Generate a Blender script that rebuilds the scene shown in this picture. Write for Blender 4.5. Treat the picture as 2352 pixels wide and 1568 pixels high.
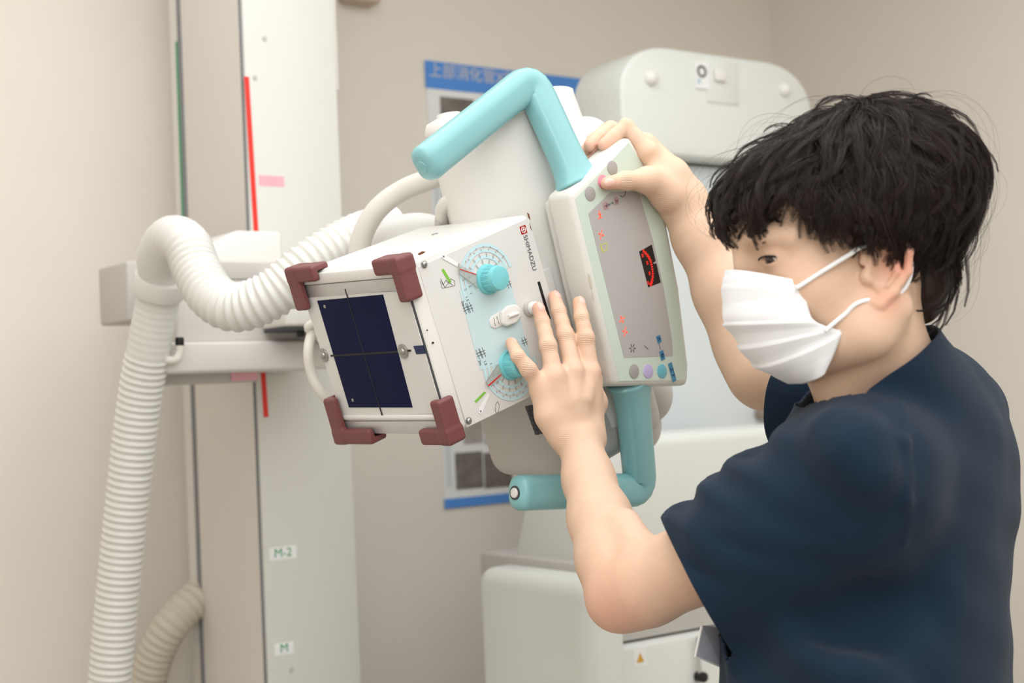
import bpy, bmesh, math, random
import numpy as np
from mathutils import Vector, Matrix
random.seed(7); rng = np.random.default_rng(7)
SC = bpy.context.scene; COL = SC.collection
for o in list(bpy.data.objects): bpy.data.objects.remove(o)

# ------------------------------------------------------------------ camera, world, lights, exposure
F = 2352*50/36.0
CAMP = np.array([0.0, 0.0, 1.35]); PITCH = math.radians(2.0); ROLL = 0.045
_r0 = np.array([1.0,0,0]); _u0 = np.array([0,-math.sin(PITCH),math.cos(PITCH)]); FW = np.array([0,math.cos(PITCH),math.sin(PITCH)])
RT = _r0*math.cos(ROLL)-_u0*math.sin(ROLL); UPV = _u0*math.cos(ROLL)+_r0*math.sin(ROLL)
cam_d = bpy.data.cameras.new('camera'); cam = bpy.data.objects.new('camera', cam_d); COL.objects.link(cam)
cam_d.lens = 50; cam_d.sensor_width = 36; cam_d.clip_start = .05
M = Matrix.Identity(4)
for i in range(3):
    M[i][0] = RT[i]; M[i][1] = UPV[i]; M[i][2] = -FW[i]; M[i][3] = CAMP[i]
cam.matrix_world = M
cam_d.dof.use_dof = True; cam_d.dof.focus_distance = 1.63; cam_d.dof.aperture_fstop = 4.6
SC.camera = cam
SC.view_settings.view_transform = 'Standard'; SC.view_settings.look = 'None'
SC.view_settings.gamma = 1; SC.view_settings.use_curve_mapping = False
SC.view_settings.exposure = 0.18
W = bpy.data.worlds.new('world'); SC.world = W; W.use_nodes = True
W.node_tree.nodes['Background'].inputs[0].default_value = (1,1,1,1)
W.node_tree.nodes['Background'].inputs[1].default_value = 0.3
def area(name, loc, target, sx, sy, power, col=(1,1,1)):
    l = bpy.data.lights.new(name, 'AREA'); l.shape = 'RECTANGLE'; l.size = sx; l.size_y = sy; l.energy = power; l.color = col
    o = bpy.data.objects.new(name, l); COL.objects.link(o); o.location = loc
    o.rotation_euler = (Vector(target)-Vector(loc)).to_track_quat('-Z','Y').to_euler(); return o
area('ceiling_light', (0.45,0.95,2.59), (0.45,0.95,0), 2.9, 2.9, 50, (.955,.98,1))
area('bounce_flash', (-0.15,-0.75,2.0), (0.1,2.2,1.15), 1.6, 1.3, 24, (.955,.98,1))

# ------------------------------------------------------------------ pixel helpers
def P(px, py, d):
    return CAMP + d*((px-1176)/F*RT + (784-py)/F*UPV + FW)
def ray(px, py): return (px-1176)/F*RT + (784-py)/F*UPV + FW
def lin(c): 
    c = c/255.0
    return c/12.92 if c <= .04045 else ((c+.055)/1.055)**2.4
def rgb(r,g,b): return (lin(r),lin(g),lin(b),1)

# ------------------------------------------------------------------ frames
class Frame:
    def __init__(s, O, A): s.O = np.array(O, float); s.A = np.array(A, float)      # A columns = axes
    def __call__(s, a, b, c): return s.O + s.A @ np.array([a,b,c], float)
    def loc(s, p): return s.A.T @ (np.asarray(p)-s.O)
    def hit(s, px, py, ax, val):                                               # ray onto the plane coord[ax]=val
        r = ray(px,py); n = s.A[:,ax]; t = (val+n@(s.O-CAMP))/(n@r); return s.loc(CAMP+t*r)
CB = np.stack([RT,UPV,FW],1)
_Ec = np.array([[-.67202178,.26594434,.69244365],[-.04629324,-.94661445,.31934492],[.74040493,.18219412,.64845695]])
BX = Frame(CAMP + CB@np.array([-0.11071075,0.09439274,1.6]), CB@_Ec)            # collimator: u left-back, v down, w right-back
DU, DV, DW = .206, .2115, .1895
WF = -.0175                                                                    # front face of the box
def FB(u, v, w):
    a = u/DU; b = v/DV
    return BX(u+.005*a*b, v-.006*a*(1-b)-.004*b, w)
TH = math.radians(36.0)
D3 = np.array([math.cos(TH),math.sin(TH),0]); N3 = np.array([math.sin(TH),-math.cos(TH),0]); Z3 = np.array([0,0,1.0])
WL = Frame((0,3.4,0), np.stack([D3,N3,Z3],1))                                   # back wall: a along, n into room, z up
def wp(px, py, n): h = WL.hit(px,py,1,n); return h[0], h[2]

# ------------------------------------------------------------------ materials
def mat(name, c, rough=.5, metal=0, var=.03, scale=30, bump=0, bscale=200, spec=.5, emit=None, es=0, coat=0, sss=0, alpha=1, trans=0):
    m = bpy.data.materials.new(name); m.use_nodes = True; nt = m.node_tree; b = nt.nodes['Principled BSDF']
    b.inputs['Roughness'].default_value = rough; b.inputs['Metallic'].default_value = metal
    b.inputs['Specular IOR Level'].default_value = spec
    if coat: b.inputs['Coat Weight'].default_value = coat; b.inputs['Coat Roughness'].default_value = .15
    if alpha < 1: b.inputs['Alpha'].default_value = alpha
    if trans: b.inputs['Transmission Weight'].default_value = trans
    if sss: b.inputs['Subsurface Weight'].default_value = sss; b.inputs['Subsurface Radius'].default_value = (.012,.005,.003); b.inputs['Subsurface Scale'].default_value = .6
    tc = nt.nodes.new('ShaderNodeTexCoord'); nz = nt.nodes.new('ShaderNodeTexNoise'); nz.inputs['Scale'].default_value = scale; nz.inputs['Detail'].default_value = 4
    nt.links.new(tc.outputs['Object'], nz.inputs['Vector'])
    rp = nt.nodes.new('ShaderNodeMix'); rp.data_type = 'RGBA'
    base = rgb(*c)
    rp.inputs['A'].default_value = tuple(max(0,x*(1-var)) for x in base[:3])+(1,)
    rp.inputs['B'].default_value = tuple(min(1,x*(1+var)) for x in base[:3])+(1,)
    nt.links.new(nz.outputs['Fac'], rp.inputs['Factor']); nt.links.new(rp.outputs['Result'], b.inputs['Base Color'])
    if bump:
        n2 = nt.nodes.new('ShaderNodeTexNoise'); n2.inputs['Scale'].default_value = bscale; n2.inputs['Detail'].default_value = 3
        nt.links.new(tc.outputs['Object'], n2.inputs['Vector'])
        bp = nt.nodes.new('ShaderNodeBump'); bp.inputs['Strength'].default_value = bump; bp.inputs['Distance'].default_value = .002
        nt.links.new(n2.outputs['Fac'], bp.inputs['Height']); nt.links.new(bp.outputs['Normal'], b.inputs['Normal'])
    if emit is not None:
        b.inputs['Emission Color'].default_value = rgb(*emit); b.inputs['Emission Strength'].default_value = es
    m['mix'] = rp.name
    return m
MT = {}
MT['wall'] = mat('wallpaper_beige', (237,229,218), .85, var=.02, scale=8, bump=.25, bscale=260)
MT['ceil'] = mat('ceiling_white', (242,242,240), .9)
MT['floor'] = mat('floor_vinyl', (186,182,176), .5, var=.08, scale=12)
MT['white'] = mat('white_enamel', (232,229,224), .38, var=.012, scale=20, bump=.04, bscale=900)
MT['white2'] = mat('white_enamel_warm', (222,217,211), .45, var=.012, scale=20)
MT['colm'] = mat('column_enamel', (217,216,209), .5, var=.01)
MT['colside'] = mat('column_side_enamel', (222,216,208), .5, var=.01)
MT['greygap'] = mat('grey_rubber_strip', (128,128,130), .6)
MT['console'] = mat('console_plastic', (226,224,216), .42, var=.015, bump=.05, bscale=700)
MT['mint'] = mat('mint_membrane', (205,219,206), .4, var=.01)
MT['greypan'] = mat('grey_membrane', (181,177,175), .38, var=.012, scale=6)
MT['btng'] = mat('grey_button', (168,163,160), .45)
MT['btnpk'] = mat('pink_button', (226,150,165), .4)
MT['btnli'] = mat('lilac_button', (196,182,222), .4)
MT['btnbl'] = mat('blue_button', (112,184,200), .4)
MT['teal'] = mat('teal_handle', (137,192,196), .25, var=.03, scale=14, bump=.05, bscale=900)
MT['teal2'] = mat('teal_knob', (124,204,210), .4, var=.02)
MT['palebl'] = mat('pale_blue_print', (200,221,224), .45, var=.01)
MT['ringbl'] = mat('ring_blue_print', (199,226,232), .45, var=.01)
MT['panelw'] = mat('panel_plate', (222,220,216), .42, var=.01, scale=12)
MT['maroon'] = mat('maroon_rubber', (118,66,66), .48, var=.10, scale=260, bump=.12, bscale=900)
MT['alu'] = mat('brushed_aluminium', (206,205,204), .42, metal=.6, var=.04, scale=60)
MT['glass'] = mat('dark_blue_window', (1,13,56), .10, var=.35, scale=9, spec=.10)
MT['black'] = mat('black_print', (12,12,14), .5)
MT['blue'] = mat('dark_blue_label', (14,36,84), .3)
MT['steel'] = mat('steel_screw', (170,170,168), .28, metal=.9, var=.1, scale=300)
MT['green'] = mat('green_tape', (128,190,66), .6)
MT['green2'] = mat('emerald_tape', (38,150,100), .55)
MT['red'] = mat('red_tape', (226,50,36), .55)
MT['redp'] = mat('red_print', (216,40,36), .5)
MT['pink'] = mat('pink_label', (238,176,188), .6)
MT['paper'] = mat('white_label', (240,240,238), .6)
MT['ink'] = mat('grey_ink', (92,96,100), .6)
MT['ink2'] = mat('pale_ink', (166,160,160), .6)
MT['rust'] = mat('rust_chip', (122,74,48), .8, var=.3, scale=800)
MT['orange'] = mat('orange_lamp_icon', (255,90,60), .5, emit=(255,84,50), es=.75)
MT['redled'] = mat('red_display_digits', (230,40,30), .5, emit=(240,40,30), es=.6)
MT['yellow'] = mat('yellow_icon', (212,214,92), .5)
MT['label_bl'] = mat('blue_label', (104,178,216), .55)
MT['label_pk'] = mat('pale_pink_label', (232,196,194), .55)
MT['navyink'] = mat('navy_ink', (30,36,84), .6)
MT['hose'] = mat('hose_vinyl', (226,224,218), .42, var=.03, scale=40)
MT['hosedk'] = mat('hose_vinyl_aged', (206,198,182), .5, var=.03, scale=40)
MT['cable'] = mat('cable_vinyl', (226,222,213), .38)
MT['greycable'] = mat('grey_cable', (196,190,184), .45)
MT['stand'] = mat('stand_enamel', (224,226,220), .35, var=.01)
MT['standgrey'] = mat('stand_grey', (196,191,186), .55, var=.02)
MT['standblue'] = mat('stand_pale_blue', (214,220,222), .4, var=.01)
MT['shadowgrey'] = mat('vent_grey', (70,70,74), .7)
MT['posterblue'] = mat('poster_blue', (84,146,224), .6, var=.02)
MT['postertan'] = mat('poster_tan', (214,206,200), .6)
MT['navy'] = None
MT['badge'] = mat('badge_vinyl', (190,194,206), .25, var=.2, scale=30, coat=.5)
MT['wood'] = mat('beige_wood', (205,180,160), .5)
MT['shoe'] = mat('shoe_white', (225,225,225), .5)

# ------------------------------------------------------------------ object helpers
ORG = {}
def setp(o, label=None, cat=None, group=None, kind=None):
    if label: o['label'] = label
    if cat: o['category'] = cat
    if group: o['group'] = group
    if kind: o['kind'] = kind
def root(name, loc, label, cat, group=None):
    o = bpy.data.objects.new(name, None); COL.objects.link(o); o.location = loc; o.empty_display_size = .05
    setp(o, label, cat, group); ORG[o] = np.array(loc, float); return o
def link(name, V, Fc, m, parent=None, smooth=True, label=None, cat=None, group=None, kind=None, sharp=35, mats=None, midx=None):
    V = np.asarray(V, float)
    org = ORG[parent] if parent is not None else np.array([V[:,0].mean(), V[:,1].mean(), V[:,2].min()])
    me = bpy.data.meshes.new(name); me.from_pydata((V-org).tolist(), [], [list(map(int,f)) for f in Fc] if not isinstance(Fc, np.ndarray) else Fc.tolist())
    if smooth:
        me.shade_smooth()
        if sharp:
            try: me.set_sharp_from_angle(angle=math.radians(sharp))
            except Exception: pass
    for x in (mats or [m]): me.materials.append(x)
    if midx is not None: me.polygons.foreach_set('material_index', np.asarray(midx, np.int32))
    me.update()
    o = bpy.data.objects.new(name, me); COL.objects.link(o)
    if parent is not None: o.parent = parent
    else: o.location = org
    ORG[o] = org
    setp(o, label, cat, group, kind); return o
class MB:
    """collects verts and faces in world coordinates"""
    def __init__(s): s.V = []; s.F = []
    def add(s, V, Fc):
        n = len(s.V); s.V += [tuple(v) for v in V]; s.F += [[i+n for i in f] for f in Fc]; return s
    def bm_add(s, bm, fr):
        bm.verts.ensure_lookup_table()
        V = [fr(*v.co) for v in bm.verts]; bm.verts.index_update()
        s.add(V, [[v.index for v in f.verts] for f in bm.faces]); bm.free(); return s
    def box(s, fr, lo, hi, bev=0, seg=2):
        bm = bmesh.new(); bmesh.ops.create_cube(bm, size=1)
        lo = np.minimum(lo,hi).astype(float) if True else lo
        return s._fin(bm, fr, np.array(lo,float), np.array(hi,float), bev, seg)
    def _fin(s, bm, fr, lo, hi, bev, seg):
        c = (lo+hi)/2; d = np.abs(hi-lo)
        for v in bm.verts: v.co = Vector((v.co.x*d[0]+c[0], v.co.y*d[1]+c[1], v.co.z*d[2]+c[2]))
        if bev: bmesh.ops.bevel(bm, geom=bm.edges[:]+bm.verts[:], offset=min(bev, d.min()*.49), segments=seg, profile=.5, affect='EDGES')
        return s.bm_add(bm, fr)
    def prism(s, fr, poly, ax, a0, a1, bev=0, seg=2):
        """poly: 2D points in the two remaining axes (cyclic order of axes), extruded along ax"""
        bm = bmesh.new(); o1, o2 = [i for i in range(3) if i != ax]
        def mk(p, a):
            c = [0,0,0]; c[o1] = p[0]; c[o2] = p[1]; c[ax] = a; return bm.verts.new(c)
        A = [mk(p,a0) for p in poly]; B = [mk(p,a1) for p in poly]; n = len(poly)
        bm.faces.new(A[::-1]); bm.faces.new(B)
        for i in range(n): bm.faces.new([A[i],A[(i+1)%n],B[(i+1)%n],B[i]])
        bmesh.ops.recalc_face_normals(bm, faces=bm.faces[:])
        if bev: bmesh.ops.bevel(bm, geom=bm.edges[:]+bm.verts[:], offset=bev, segments=seg, profile=.5, affect='EDGES')
        return s.bm_add(bm, fr)
    def tube(s, pts, rad, n=16, cap=True, ry=None, up=None, power=2.0):
        pts = np.array(pts, float); m = len(pts); rad = np.broadcast_to(np.asarray(rad,float),(m,)); ryy = rad if ry is None else np.broadcast_to(np.asarray(ry,float),(m,))
        T = np.gradient(pts, axis=0); T /= np.linalg.norm(T,axis=1)[:,None]+1e-12
        u = np.array(up if up is not None else (0,0,1.0), float)
        if up is None and abs(T[0]@u) > .9: u = np.array([1.0,0,0])
        ring = []; prev = None
        for i in range(m):
            if prev is None or up is not None: a = u - T[i]*(u@T[i])
            else: a = prev - T[i]*(prev@T[i])
            a /= np.linalg.norm(a)+1e-12; prev = a; b = np.cross(T[i],a)
            th = np.arange(n)*2*math.pi/n; c = np.cos(th); sn = np.sin(th)
            cc = np.sign(c)*np.abs(c)**(2/power); ss = np.sign(sn)*np.abs(sn)**(2/power)
            ring.append(pts[i]+rad[i]*cc[:,None]*a+ryy[i]*ss[:,None]*b)
        V = np.concatenate(ring); Fc = []
        for i in range(m-1):
            for j in range(n):
                k = (j+1)%n; Fc.append([i*n+j,i*n+k,(i+1)*n+k,(i+1)*n+j])
        if cap: Fc.append(list(range(n))[::-1]); Fc.append([(m-1)*n+j for j in range(n)])
        return s.add(V, Fc)
    def cyl(s, p0, p1, r0, r1=None, n=32, bev=0):
        p0 = np.array(p0,float); p1 = np.array(p1,float); r1 = r0 if r1 is None else r1
        if bev:
            d = (p1-p0)/np.linalg.norm(p1-p0)
            P_ = [p0, p0+d*bev*.3, p0+d*bev, p1-d*bev, p1-d*bev*.3, p1]; R_ = [r0-bev, r0-bev*.3, r0, r1, r1-bev*.3, r1-bev]
            return s.tube(P_, R_, n)
        return s.tube([p0,p1],[r0,r1],n)
    def sphere(s, c, r, ax=None, n=20, m=12):
        c = np.array(c,float); r = np.broadcast_to(np.asarray(r,float),(3,)); A = np.eye(3) if ax is None else np.array(ax)
        V = []; Fc = []
        for i in range(m+1):
            t = math.pi*i/m
            for j in range(n):
                p = 2*math.pi*j/n; V.append(c+A@(r*np.array([math.sin(t)*math.cos(p),math.sin(t)*math.sin(p),math.cos(t)])))
        for i in range(m):
            for j in range(n):
                k = (j+1)%n; Fc.append([i*n+j,i*n+k,(i+1)*n+k,(i+1)*n+j])
        return s.add(V, Fc)
    def ribbon(s, fr, pts, w, ax, off, th=.0003):
        """flat strip of width w along 2D polyline pts on plane coord[ax]=off"""
        o1, o2 = [i for i in range(3) if i != ax]
        for i in range(len(pts)-1):
            p = np.array(pts[i],float); q = np.array(pts[i+1],float); d = q-p; L = np.linalg.norm(d)+1e-9; nn = np.array([-d[1],d[0]])/L*w/2; e = d/L*w*.2
            s.prism(fr, [p-e+nn,p-e-nn,q+e-nn,q+e+nn], ax, off, off+th if ax == 1 else off-th)
        return s
    def link(s, name, m, parent=None, **k): return link(name, s.V, s.F, m, parent, **k)
def spline(pts, n):
    pts = np.array(pts, float); d = np.r_[0, np.cumsum(np.linalg.norm(np.diff(pts,axis=0),axis=1)**.5)]
    ext = np.vstack([2*pts[0]-pts[1], pts, 2*pts[-1]-pts[-2]]); out = []
    m = len(pts)-1
    for t in np.linspace(0, m, n):
        i = min(int(t), m-1); f = t-i; a,b,c,e = ext[i:i+4]
        out.append(.5*((2*b)+(c-a)*f+(2*a-5*b+4*c-e)*f*f+(-a+3*b-3*c+e)*f**3))
    return np.array(out)
def resample(pts, step):
    L = np.r_[0,np.cumsum(np.linalg.norm(np.diff(pts,axis=0),axis=1))]; n = max(2,int(L[-1]/step)); t = np.linspace(0,L[-1],n)
    return np.stack([np.interp(t,L,pts[:,k]) for k in range(3)],1), t
_fonts = {}
def font(cjk):
    if 'c' not in _fonts:
        import os
        _fonts['c'] = None
        p = os.path.join(bpy.utils.resource_path('LOCAL'),'datafiles','fonts')
    return None
def text_verts(txt, size):
    cu = bpy.data.curves.new('t','FONT'); cu.body = txt; cu.size = size; cu.align_x = 'CENTER'; cu.align_y = 'CENTER'; cu.extrude = .00012; cu.resolution_u = 4
    o = bpy.data.objects.new('t', cu); COL.objects.link(o); dg = bpy.context.evaluated_depsgraph_get()
    me = bpy.data.meshes.new_from_object(o.evaluated_get(dg)); V = [tuple(v.co) for v in me.vertices]; Fc = [list(p.vertices) for p in me.polygons]
    bpy.data.objects.remove(o); bpy.data.meshes.remove(me); bpy.data.curves.remove(cu); return V, Fc
def put_text(mb, txt, size, org, xd, yd, sx=1.0):
    V, Fc = text_verts(txt, size); xd = np.array(xd)/np.linalg.norm(xd); yd = np.array(yd); yd = yd-xd*(xd@yd); yd /= np.linalg.norm(yd); zd = np.cross(xd,yd)
    mb.add([np.array(org)+xd*v[0]*sx+yd*v[1]+zd*v[2] for v in V], Fc); return mb

# ------------------------------------------------------------------ signed distance fields and surface nets
def seg_d(X, a, b, ra, rb):
    ba = b-a; L = ba@ba; h = np.clip(((X-a)@ba)/(L+1e-12),0,1); return np.linalg.norm(X-a-h[:,None]*ba,axis=1)-(ra+(rb-ra)*h)
class Field:
    def __init__(s): s.p = []; s.mod = None
    def cone(s, a, b, ra, rb, k=.01, op='+', tag=0):
        a = np.array(a,float); b = np.array(b,float); s.p.append((lambda X,a=a,b=b,ra=ra,rb=rb: seg_d(X,a,b,ra,rb), k, op, tag)); return s
    def chain(s, pts, rad, k=.01, op='+', tag=0):
        for i in range(len(pts)-1): s.cone(pts[i],pts[i+1],rad[i],rad[i+1],k,op,tag)
        return s
    def ell(s, c, r, A=None, k=.01, op='+', tag=0):
        c = np.array(c,float); r = np.array(r,float); A = np.eye(3) if A is None else np.array(A)
        def f(X):
            q = (X-c)@A; k0 = np.linalg.norm(q/r,axis=1); k1 = np.linalg.norm(q/(r*r),axis=1)+1e-9; return k0*(k0-1)/k1
        s.p.append((f,k,op,tag)); return s
    def rbox(s, c, hs, A, rr=.002, k=.003, op='+', tag=0):
        c = np.array(c,float); hs = np.array(hs,float)-rr; A = np.array(A)
        def f(X):
            q = np.abs((X-c)@A)-hs; return np.linalg.norm(np.maximum(q,0),axis=1)+np.minimum(q.max(1),0)-rr
        s.p.append((f,k,op,tag)); return s
    def fn(s, f, k=.01, op='+', tag=0): s.p.append((f,k,op,tag)); return s
    def squash(s, a, b, ra, rb, ax, fac, k=.02, op='+', tag=0):
        """capsule flattened along unit axis ax by factor fac"""
        a = np.array(a,float); b = np.array(b,float); ax = np.array(ax,float)
        def f(X):
            h = X-a; X2 = X+ax*((h@ax)*(1/fac-1))[:,None]; bb = b-a; b2 = b+ax*(bb@ax)*(1/fac-1)
            return seg_d(X2,a,b2,ra,rb)*fac
        s.p.append((f,k,op,tag)); return s
    def ev(s, X, act=None):
        d = None
        for i,(f,k,op,tag) in enumerate(s.p):
            if act is not None and not act[i]: continue
            e = f(X)
            if d is None: d = e if op == '+' else np.full(len(X),1.0)
            elif op == '+': h = np.maximum(k-np.abs(d-e),0)/k; d = np.minimum(d,e)-h*h*k*.25
            else: e = -e; h = np.maximum(k-np.abs(d-e),0)/k; d = np.maximum(d,e)+h*h*k*.25
        if d is None: d = np.full(len(X),1.0)
        if s.mod: d = d+s.mod(X)
        return d
    def raw(s, X): return [f(X) for (f,_,_,_) in s.p]
    def mesh(s, lo, hi, h, B=20, margin=1.35):
        lo = np.array(lo,float); hi = np.array(hi,float); nb = np.ceil((hi-lo)/(h*B)).astype(int)
        I = np.stack(np.meshgrid(*[np.arange(n) for n in nb],indexing='ij'),-1).reshape(-1,3); C = lo+(I+.5)*B*h
        half = B*h*math.sqrt(3)/2; Dm = np.stack(s.raw(C),1); plus = np.array([p[2]=='+' for p in s.p]); ks = np.array([p[1] for p in s.p])
        dmin = Dm[:,plus].min(1); full = s.ev(C)
        keep = np.abs(full) < half*margin+.012
        NY = nb[1]*B+2; NZ = nb[2]*B+2
        g = np.stack(np.meshgrid(*[np.arange(B+1)]*3,indexing='ij'),-1).reshape(-1,3)
        verts = []; keys = []; quads = []
        ce = [((i,j,k),(i+(a==0),j+(a==1),k+(a==2))) for a in range(3) for i in (0,1) for j in (0,1) for k in (0,1) if [i,j,k][a]==0]
        for bi in np.nonzero(keep)[0]:
            act = (Dm[bi] < dmin[bi]+2*half+ks+.004) & plus | (~plus & (Dm[bi] < half*1.6+ks+.01))
            base = I[bi]*B; X = lo+(g+base)*h; v = s.ev(X, act).reshape(B+1,B+1,B+1); sg = v < 0
            if sg.all() or not sg.any(): continue
            cs = sum(sg[i:B+i,j:B+j,k:B+k].astype(int) for i in (0,1) for j in (0,1) for k in (0,1))
            mx = np.argwhere((cs > 0)&(cs < 8))
            acc = np.zeros((len(mx),3)); cnt = np.zeros(len(mx))
            for (p,q) in ce:
                vp = v[mx[:,0]+p[0],mx[:,1]+p[1],mx[:,2]+p[2]]; vq = v[mx[:,0]+q[0],mx[:,1]+q[1],mx[:,2]+q[2]]
                cr = (vp<0)!=(vq<0); t = np.where(cr, vp/(vp-vq+1e-20), 0)
                pos = np.array(p)+t[:,None]*(np.array(q)-np.array(p)); acc += np.where(cr[:,None],pos,0); cnt += cr
            verts.append(lo+(base+mx+acc/cnt[:,None])*h); G = base+mx+1
            keys.append((G[:,0].astype(np.int64)*NY+G[:,1])*NZ+G[:,2])
            for a in range(3):
                b_, c_ = (a+1)%3, (a+2)%3
                sl0 = [slice(0,B)]*3; sl1 = [slice(0,B)]*3; sl1[a] = slice(1,B+1)
                s0 = sg[tuple(sl0)]; s1 = sg[tuple(sl1)]; e = np.argwhere(s0!=s1)
                if not len(e): continue
                fl = s0[e[:,0],e[:,1],e[:,2]]; G = base+e+1; db = np.zeros(3,int); db[b_] = 1; dc = np.zeros(3,int); dc[c_] = 1
                def ky(Q): return (Q[:,0].astype(np.int64)*NY+Q[:,1])*NZ+Q[:,2]
                q = np.stack([ky(G-db-dc),ky(G-dc),ky(G),ky(G-db)],1); q[~fl] = q[~fl][:,::-1]; quads.append(q)
        V = np.concatenate(verts); K = np.concatenate(keys); Q = np.concatenate(quads); od = np.argsort(K); Ks = K[od]
        idx = np.searchsorted(Ks,Q); idx = np.clip(idx,0,len(Ks)-1); ok = (Ks[idx]==Q).all(1); Fc = od[idx[ok]]
        return V, Fc
    def trace(s, px, py, t0=.9, t1=2.6, lift=0):
        r = ray(px,py); L = np.linalg.norm(r); t = t0
        for _ in range(400):
            d = s.ev((CAMP+t*r)[None])[0]
            if d < .0002: break
            t += max(d*.6,.0003)/L
            if t > t1: return None
        return CAMP+(t-lift/L)*r
def taubin(V, Fc, it=2, l=.5, m=-.52):
    Fc = np.asarray(Fc); E = np.concatenate([Fc[:,[0,1]],Fc[:,[1,2]],Fc[:,[2,3]],Fc[:,[3,0]]]); n = len(V)
    deg = np.bincount(E[:,0],minlength=n)+np.bincount(E[:,1],minlength=n)
    for _ in range(it):
        for w in (l,m):
            S = np.stack([np.bincount(E[:,0],V[E[:,1],k],n)+np.bincount(E[:,1],V[E[:,0],k],n) for k in range(3)],1)
            V = V+w*(S/np.maximum(deg,1)[:,None]-V)
    return V

# ================================================================== the room
WD = Frame((0,0,0), np.eye(3))
ca, _ = wp(1808, 784, 0)                     # right corner of the back wall
A0, A1, NB, HZ = -2.6, ca, 4.4, 2.62
def struct(name, fr, lo, hi, m): return MB().box(fr, lo, hi).link(name, MT[m], kind='structure', smooth=False)
struct('floor', WL, (A0-.1,-.1,-.1), (A1+.1,NB+.1,0), 'floor')
struct('ceiling', WL, (A0-.1,-.1,HZ), (A1+.1,NB+.1,HZ+.1), 'ceil')
struct('wall_back', WL, (A0-.1,-.1,0), (A1+.1,0,HZ), 'wall')
struct('wall_right', WL, (A1,0,0), (A1+.1,NB,HZ), 'wall')
struct('wall_left', WL, (A0-.1,0,0), (A0,NB,HZ), 'wall')
struct('wall_front', WL, (A0-.1,NB,0), (A1+.1,NB+.1,HZ), 'wall')
struct('baseboard_back', WL, (A0,0,0), (A1-.012,.012,.08), 'white2')
struct('baseboard_right', WL, (A1-.012,.012,0), (A1,NB,.08), 'white2')

# ---- column of the tube stand
CN = .455
def wq(px, py, n=CN): return wp(px,py,n)
a570,_ = wp(572,400,CN); a775,_ = wp(783,400,CN)
col = root('x_ray_tube_column', WL((a570+a775)/2,CN-.13,0), 'tall white column standing behind the corrugated hose, with red and green tape', 'x-ray stand')
MB().box(WL,(a570,CN-.24,0),(a775,CN,2.55),.004).link('column_body', MT['colm'], col)
nL = WL.hit(428,400,0,a570)[1]
MB().box(WL,(a570-.0015,nL,0),(a570,CN-.012,2.55)).link('side_panel', MT['colside'], col, label='warm grey side face of the column')
g = MB().box(WL,(a570-.004,nL-.010,0),(a570+.01,nL+.004,2.55)).box(WL,(a570-.003,CN-.012,0),(a570,CN-.006,2.55)); g.link('seam_strip', MT['greygap'], col, label='grey rubber seam strip')
MB().box(WL,(a570-.002,nL-.05,0),(a570+.02,nL-.011,2.55)).link('rear_rail', MT['white2'], col)
MB().box(WL,(a570-.05,CN-.3,0),(a775+.05,CN+.03,.03),.006).link('base_plate', MT['standgrey'], col)
zt = lambda px,py,n=CN: wp(px,py,n)[1]
ar,zr = wp(772,205,CN)
MB().box(WL,(a775-.001,CN-.14,zr),(a775+.006,CN-.004,2.55),.001).link('side_rail', MT['white2'], col)
# tapes
def tape(name, p0, p1, w, m, n, lab, a_fix=None):
    a0,z0 = wp(*p0,n); a1,z1 = wp(*p1,n); mb = MB(); mb.prism(WL,[(a0-w/2,z0),(a0+w/2,z0),(a1+w/2,z1),(a1-w/2,z1)],1,n,n+.0006)
    return mb.link(name, MT[m], col, label=lab)
tape('tape_strip',(566,176),(592,598),.0095,'red',CN,'long red tape strip on the column edge')
tape('tape_strip',(603,840),(611,958),.0095,'red',CN,'short red tape strip below the carriage')
a_,z0 = wp(405,95,nL-.011); _,z1 = wp(434,508,nL-.011)
h0 = WL.hit(406,95,0,a570-.003); h1 = WL.hit(434,508,0,a570-.003)
MB().box(WL,(a570-.0035,h0[1]-.0065,h1[2]),(a570-.0025,h0[1]+.0065,h0[2])).link('tape_strip', MT['green2'], col, label='long green tape strip on the column side')
def lab(name, px, py, wpx, hpx, m, lb, txt=None, tc='navyink', n=CN, ts=.018):
    a0,z0 = wp(px,py,n); a1,_ = wp(px+wpx,py,n); _,z1 = wp(px,py+hpx,n)
    o = MB().box(WL,(a0,n,z1),(a1,n+.0005,z0)).link(name, MT[m], col, label=lb)
    if txt:
        t = MB(); put_text(t, txt, ts, WL((a0+a1)/2,n+.0008,(z0+z1)/2), D3, Z3); t.link('lettering', MT[tc], o)
    return o
lab('marker_label', 594,402,58,24,'pink','pink label beside the red tape','100','pink',ts=.014)
lab('marker_label', 530,850,62,25,'pink','pink label under the carriage',n=CN+.061)
lab('marker_label', 618,1258,62,30,'paper','upper small white label with dark marks','M-2','green2',ts=.022)
lab('marker_label', 630,1478,44,28,'paper','lower small white label with dark marks','M','green2',ts=.022)
sc = MB()
for px,py in ((607,88),(585,178),(669,1538)):
    a,z = wp(px,py,CN); sc.cyl(WL(a,CN,z),WL(a,CN+.002,z),.004)
sc.link('screw_heads', MT['standgrey'], col)
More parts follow.
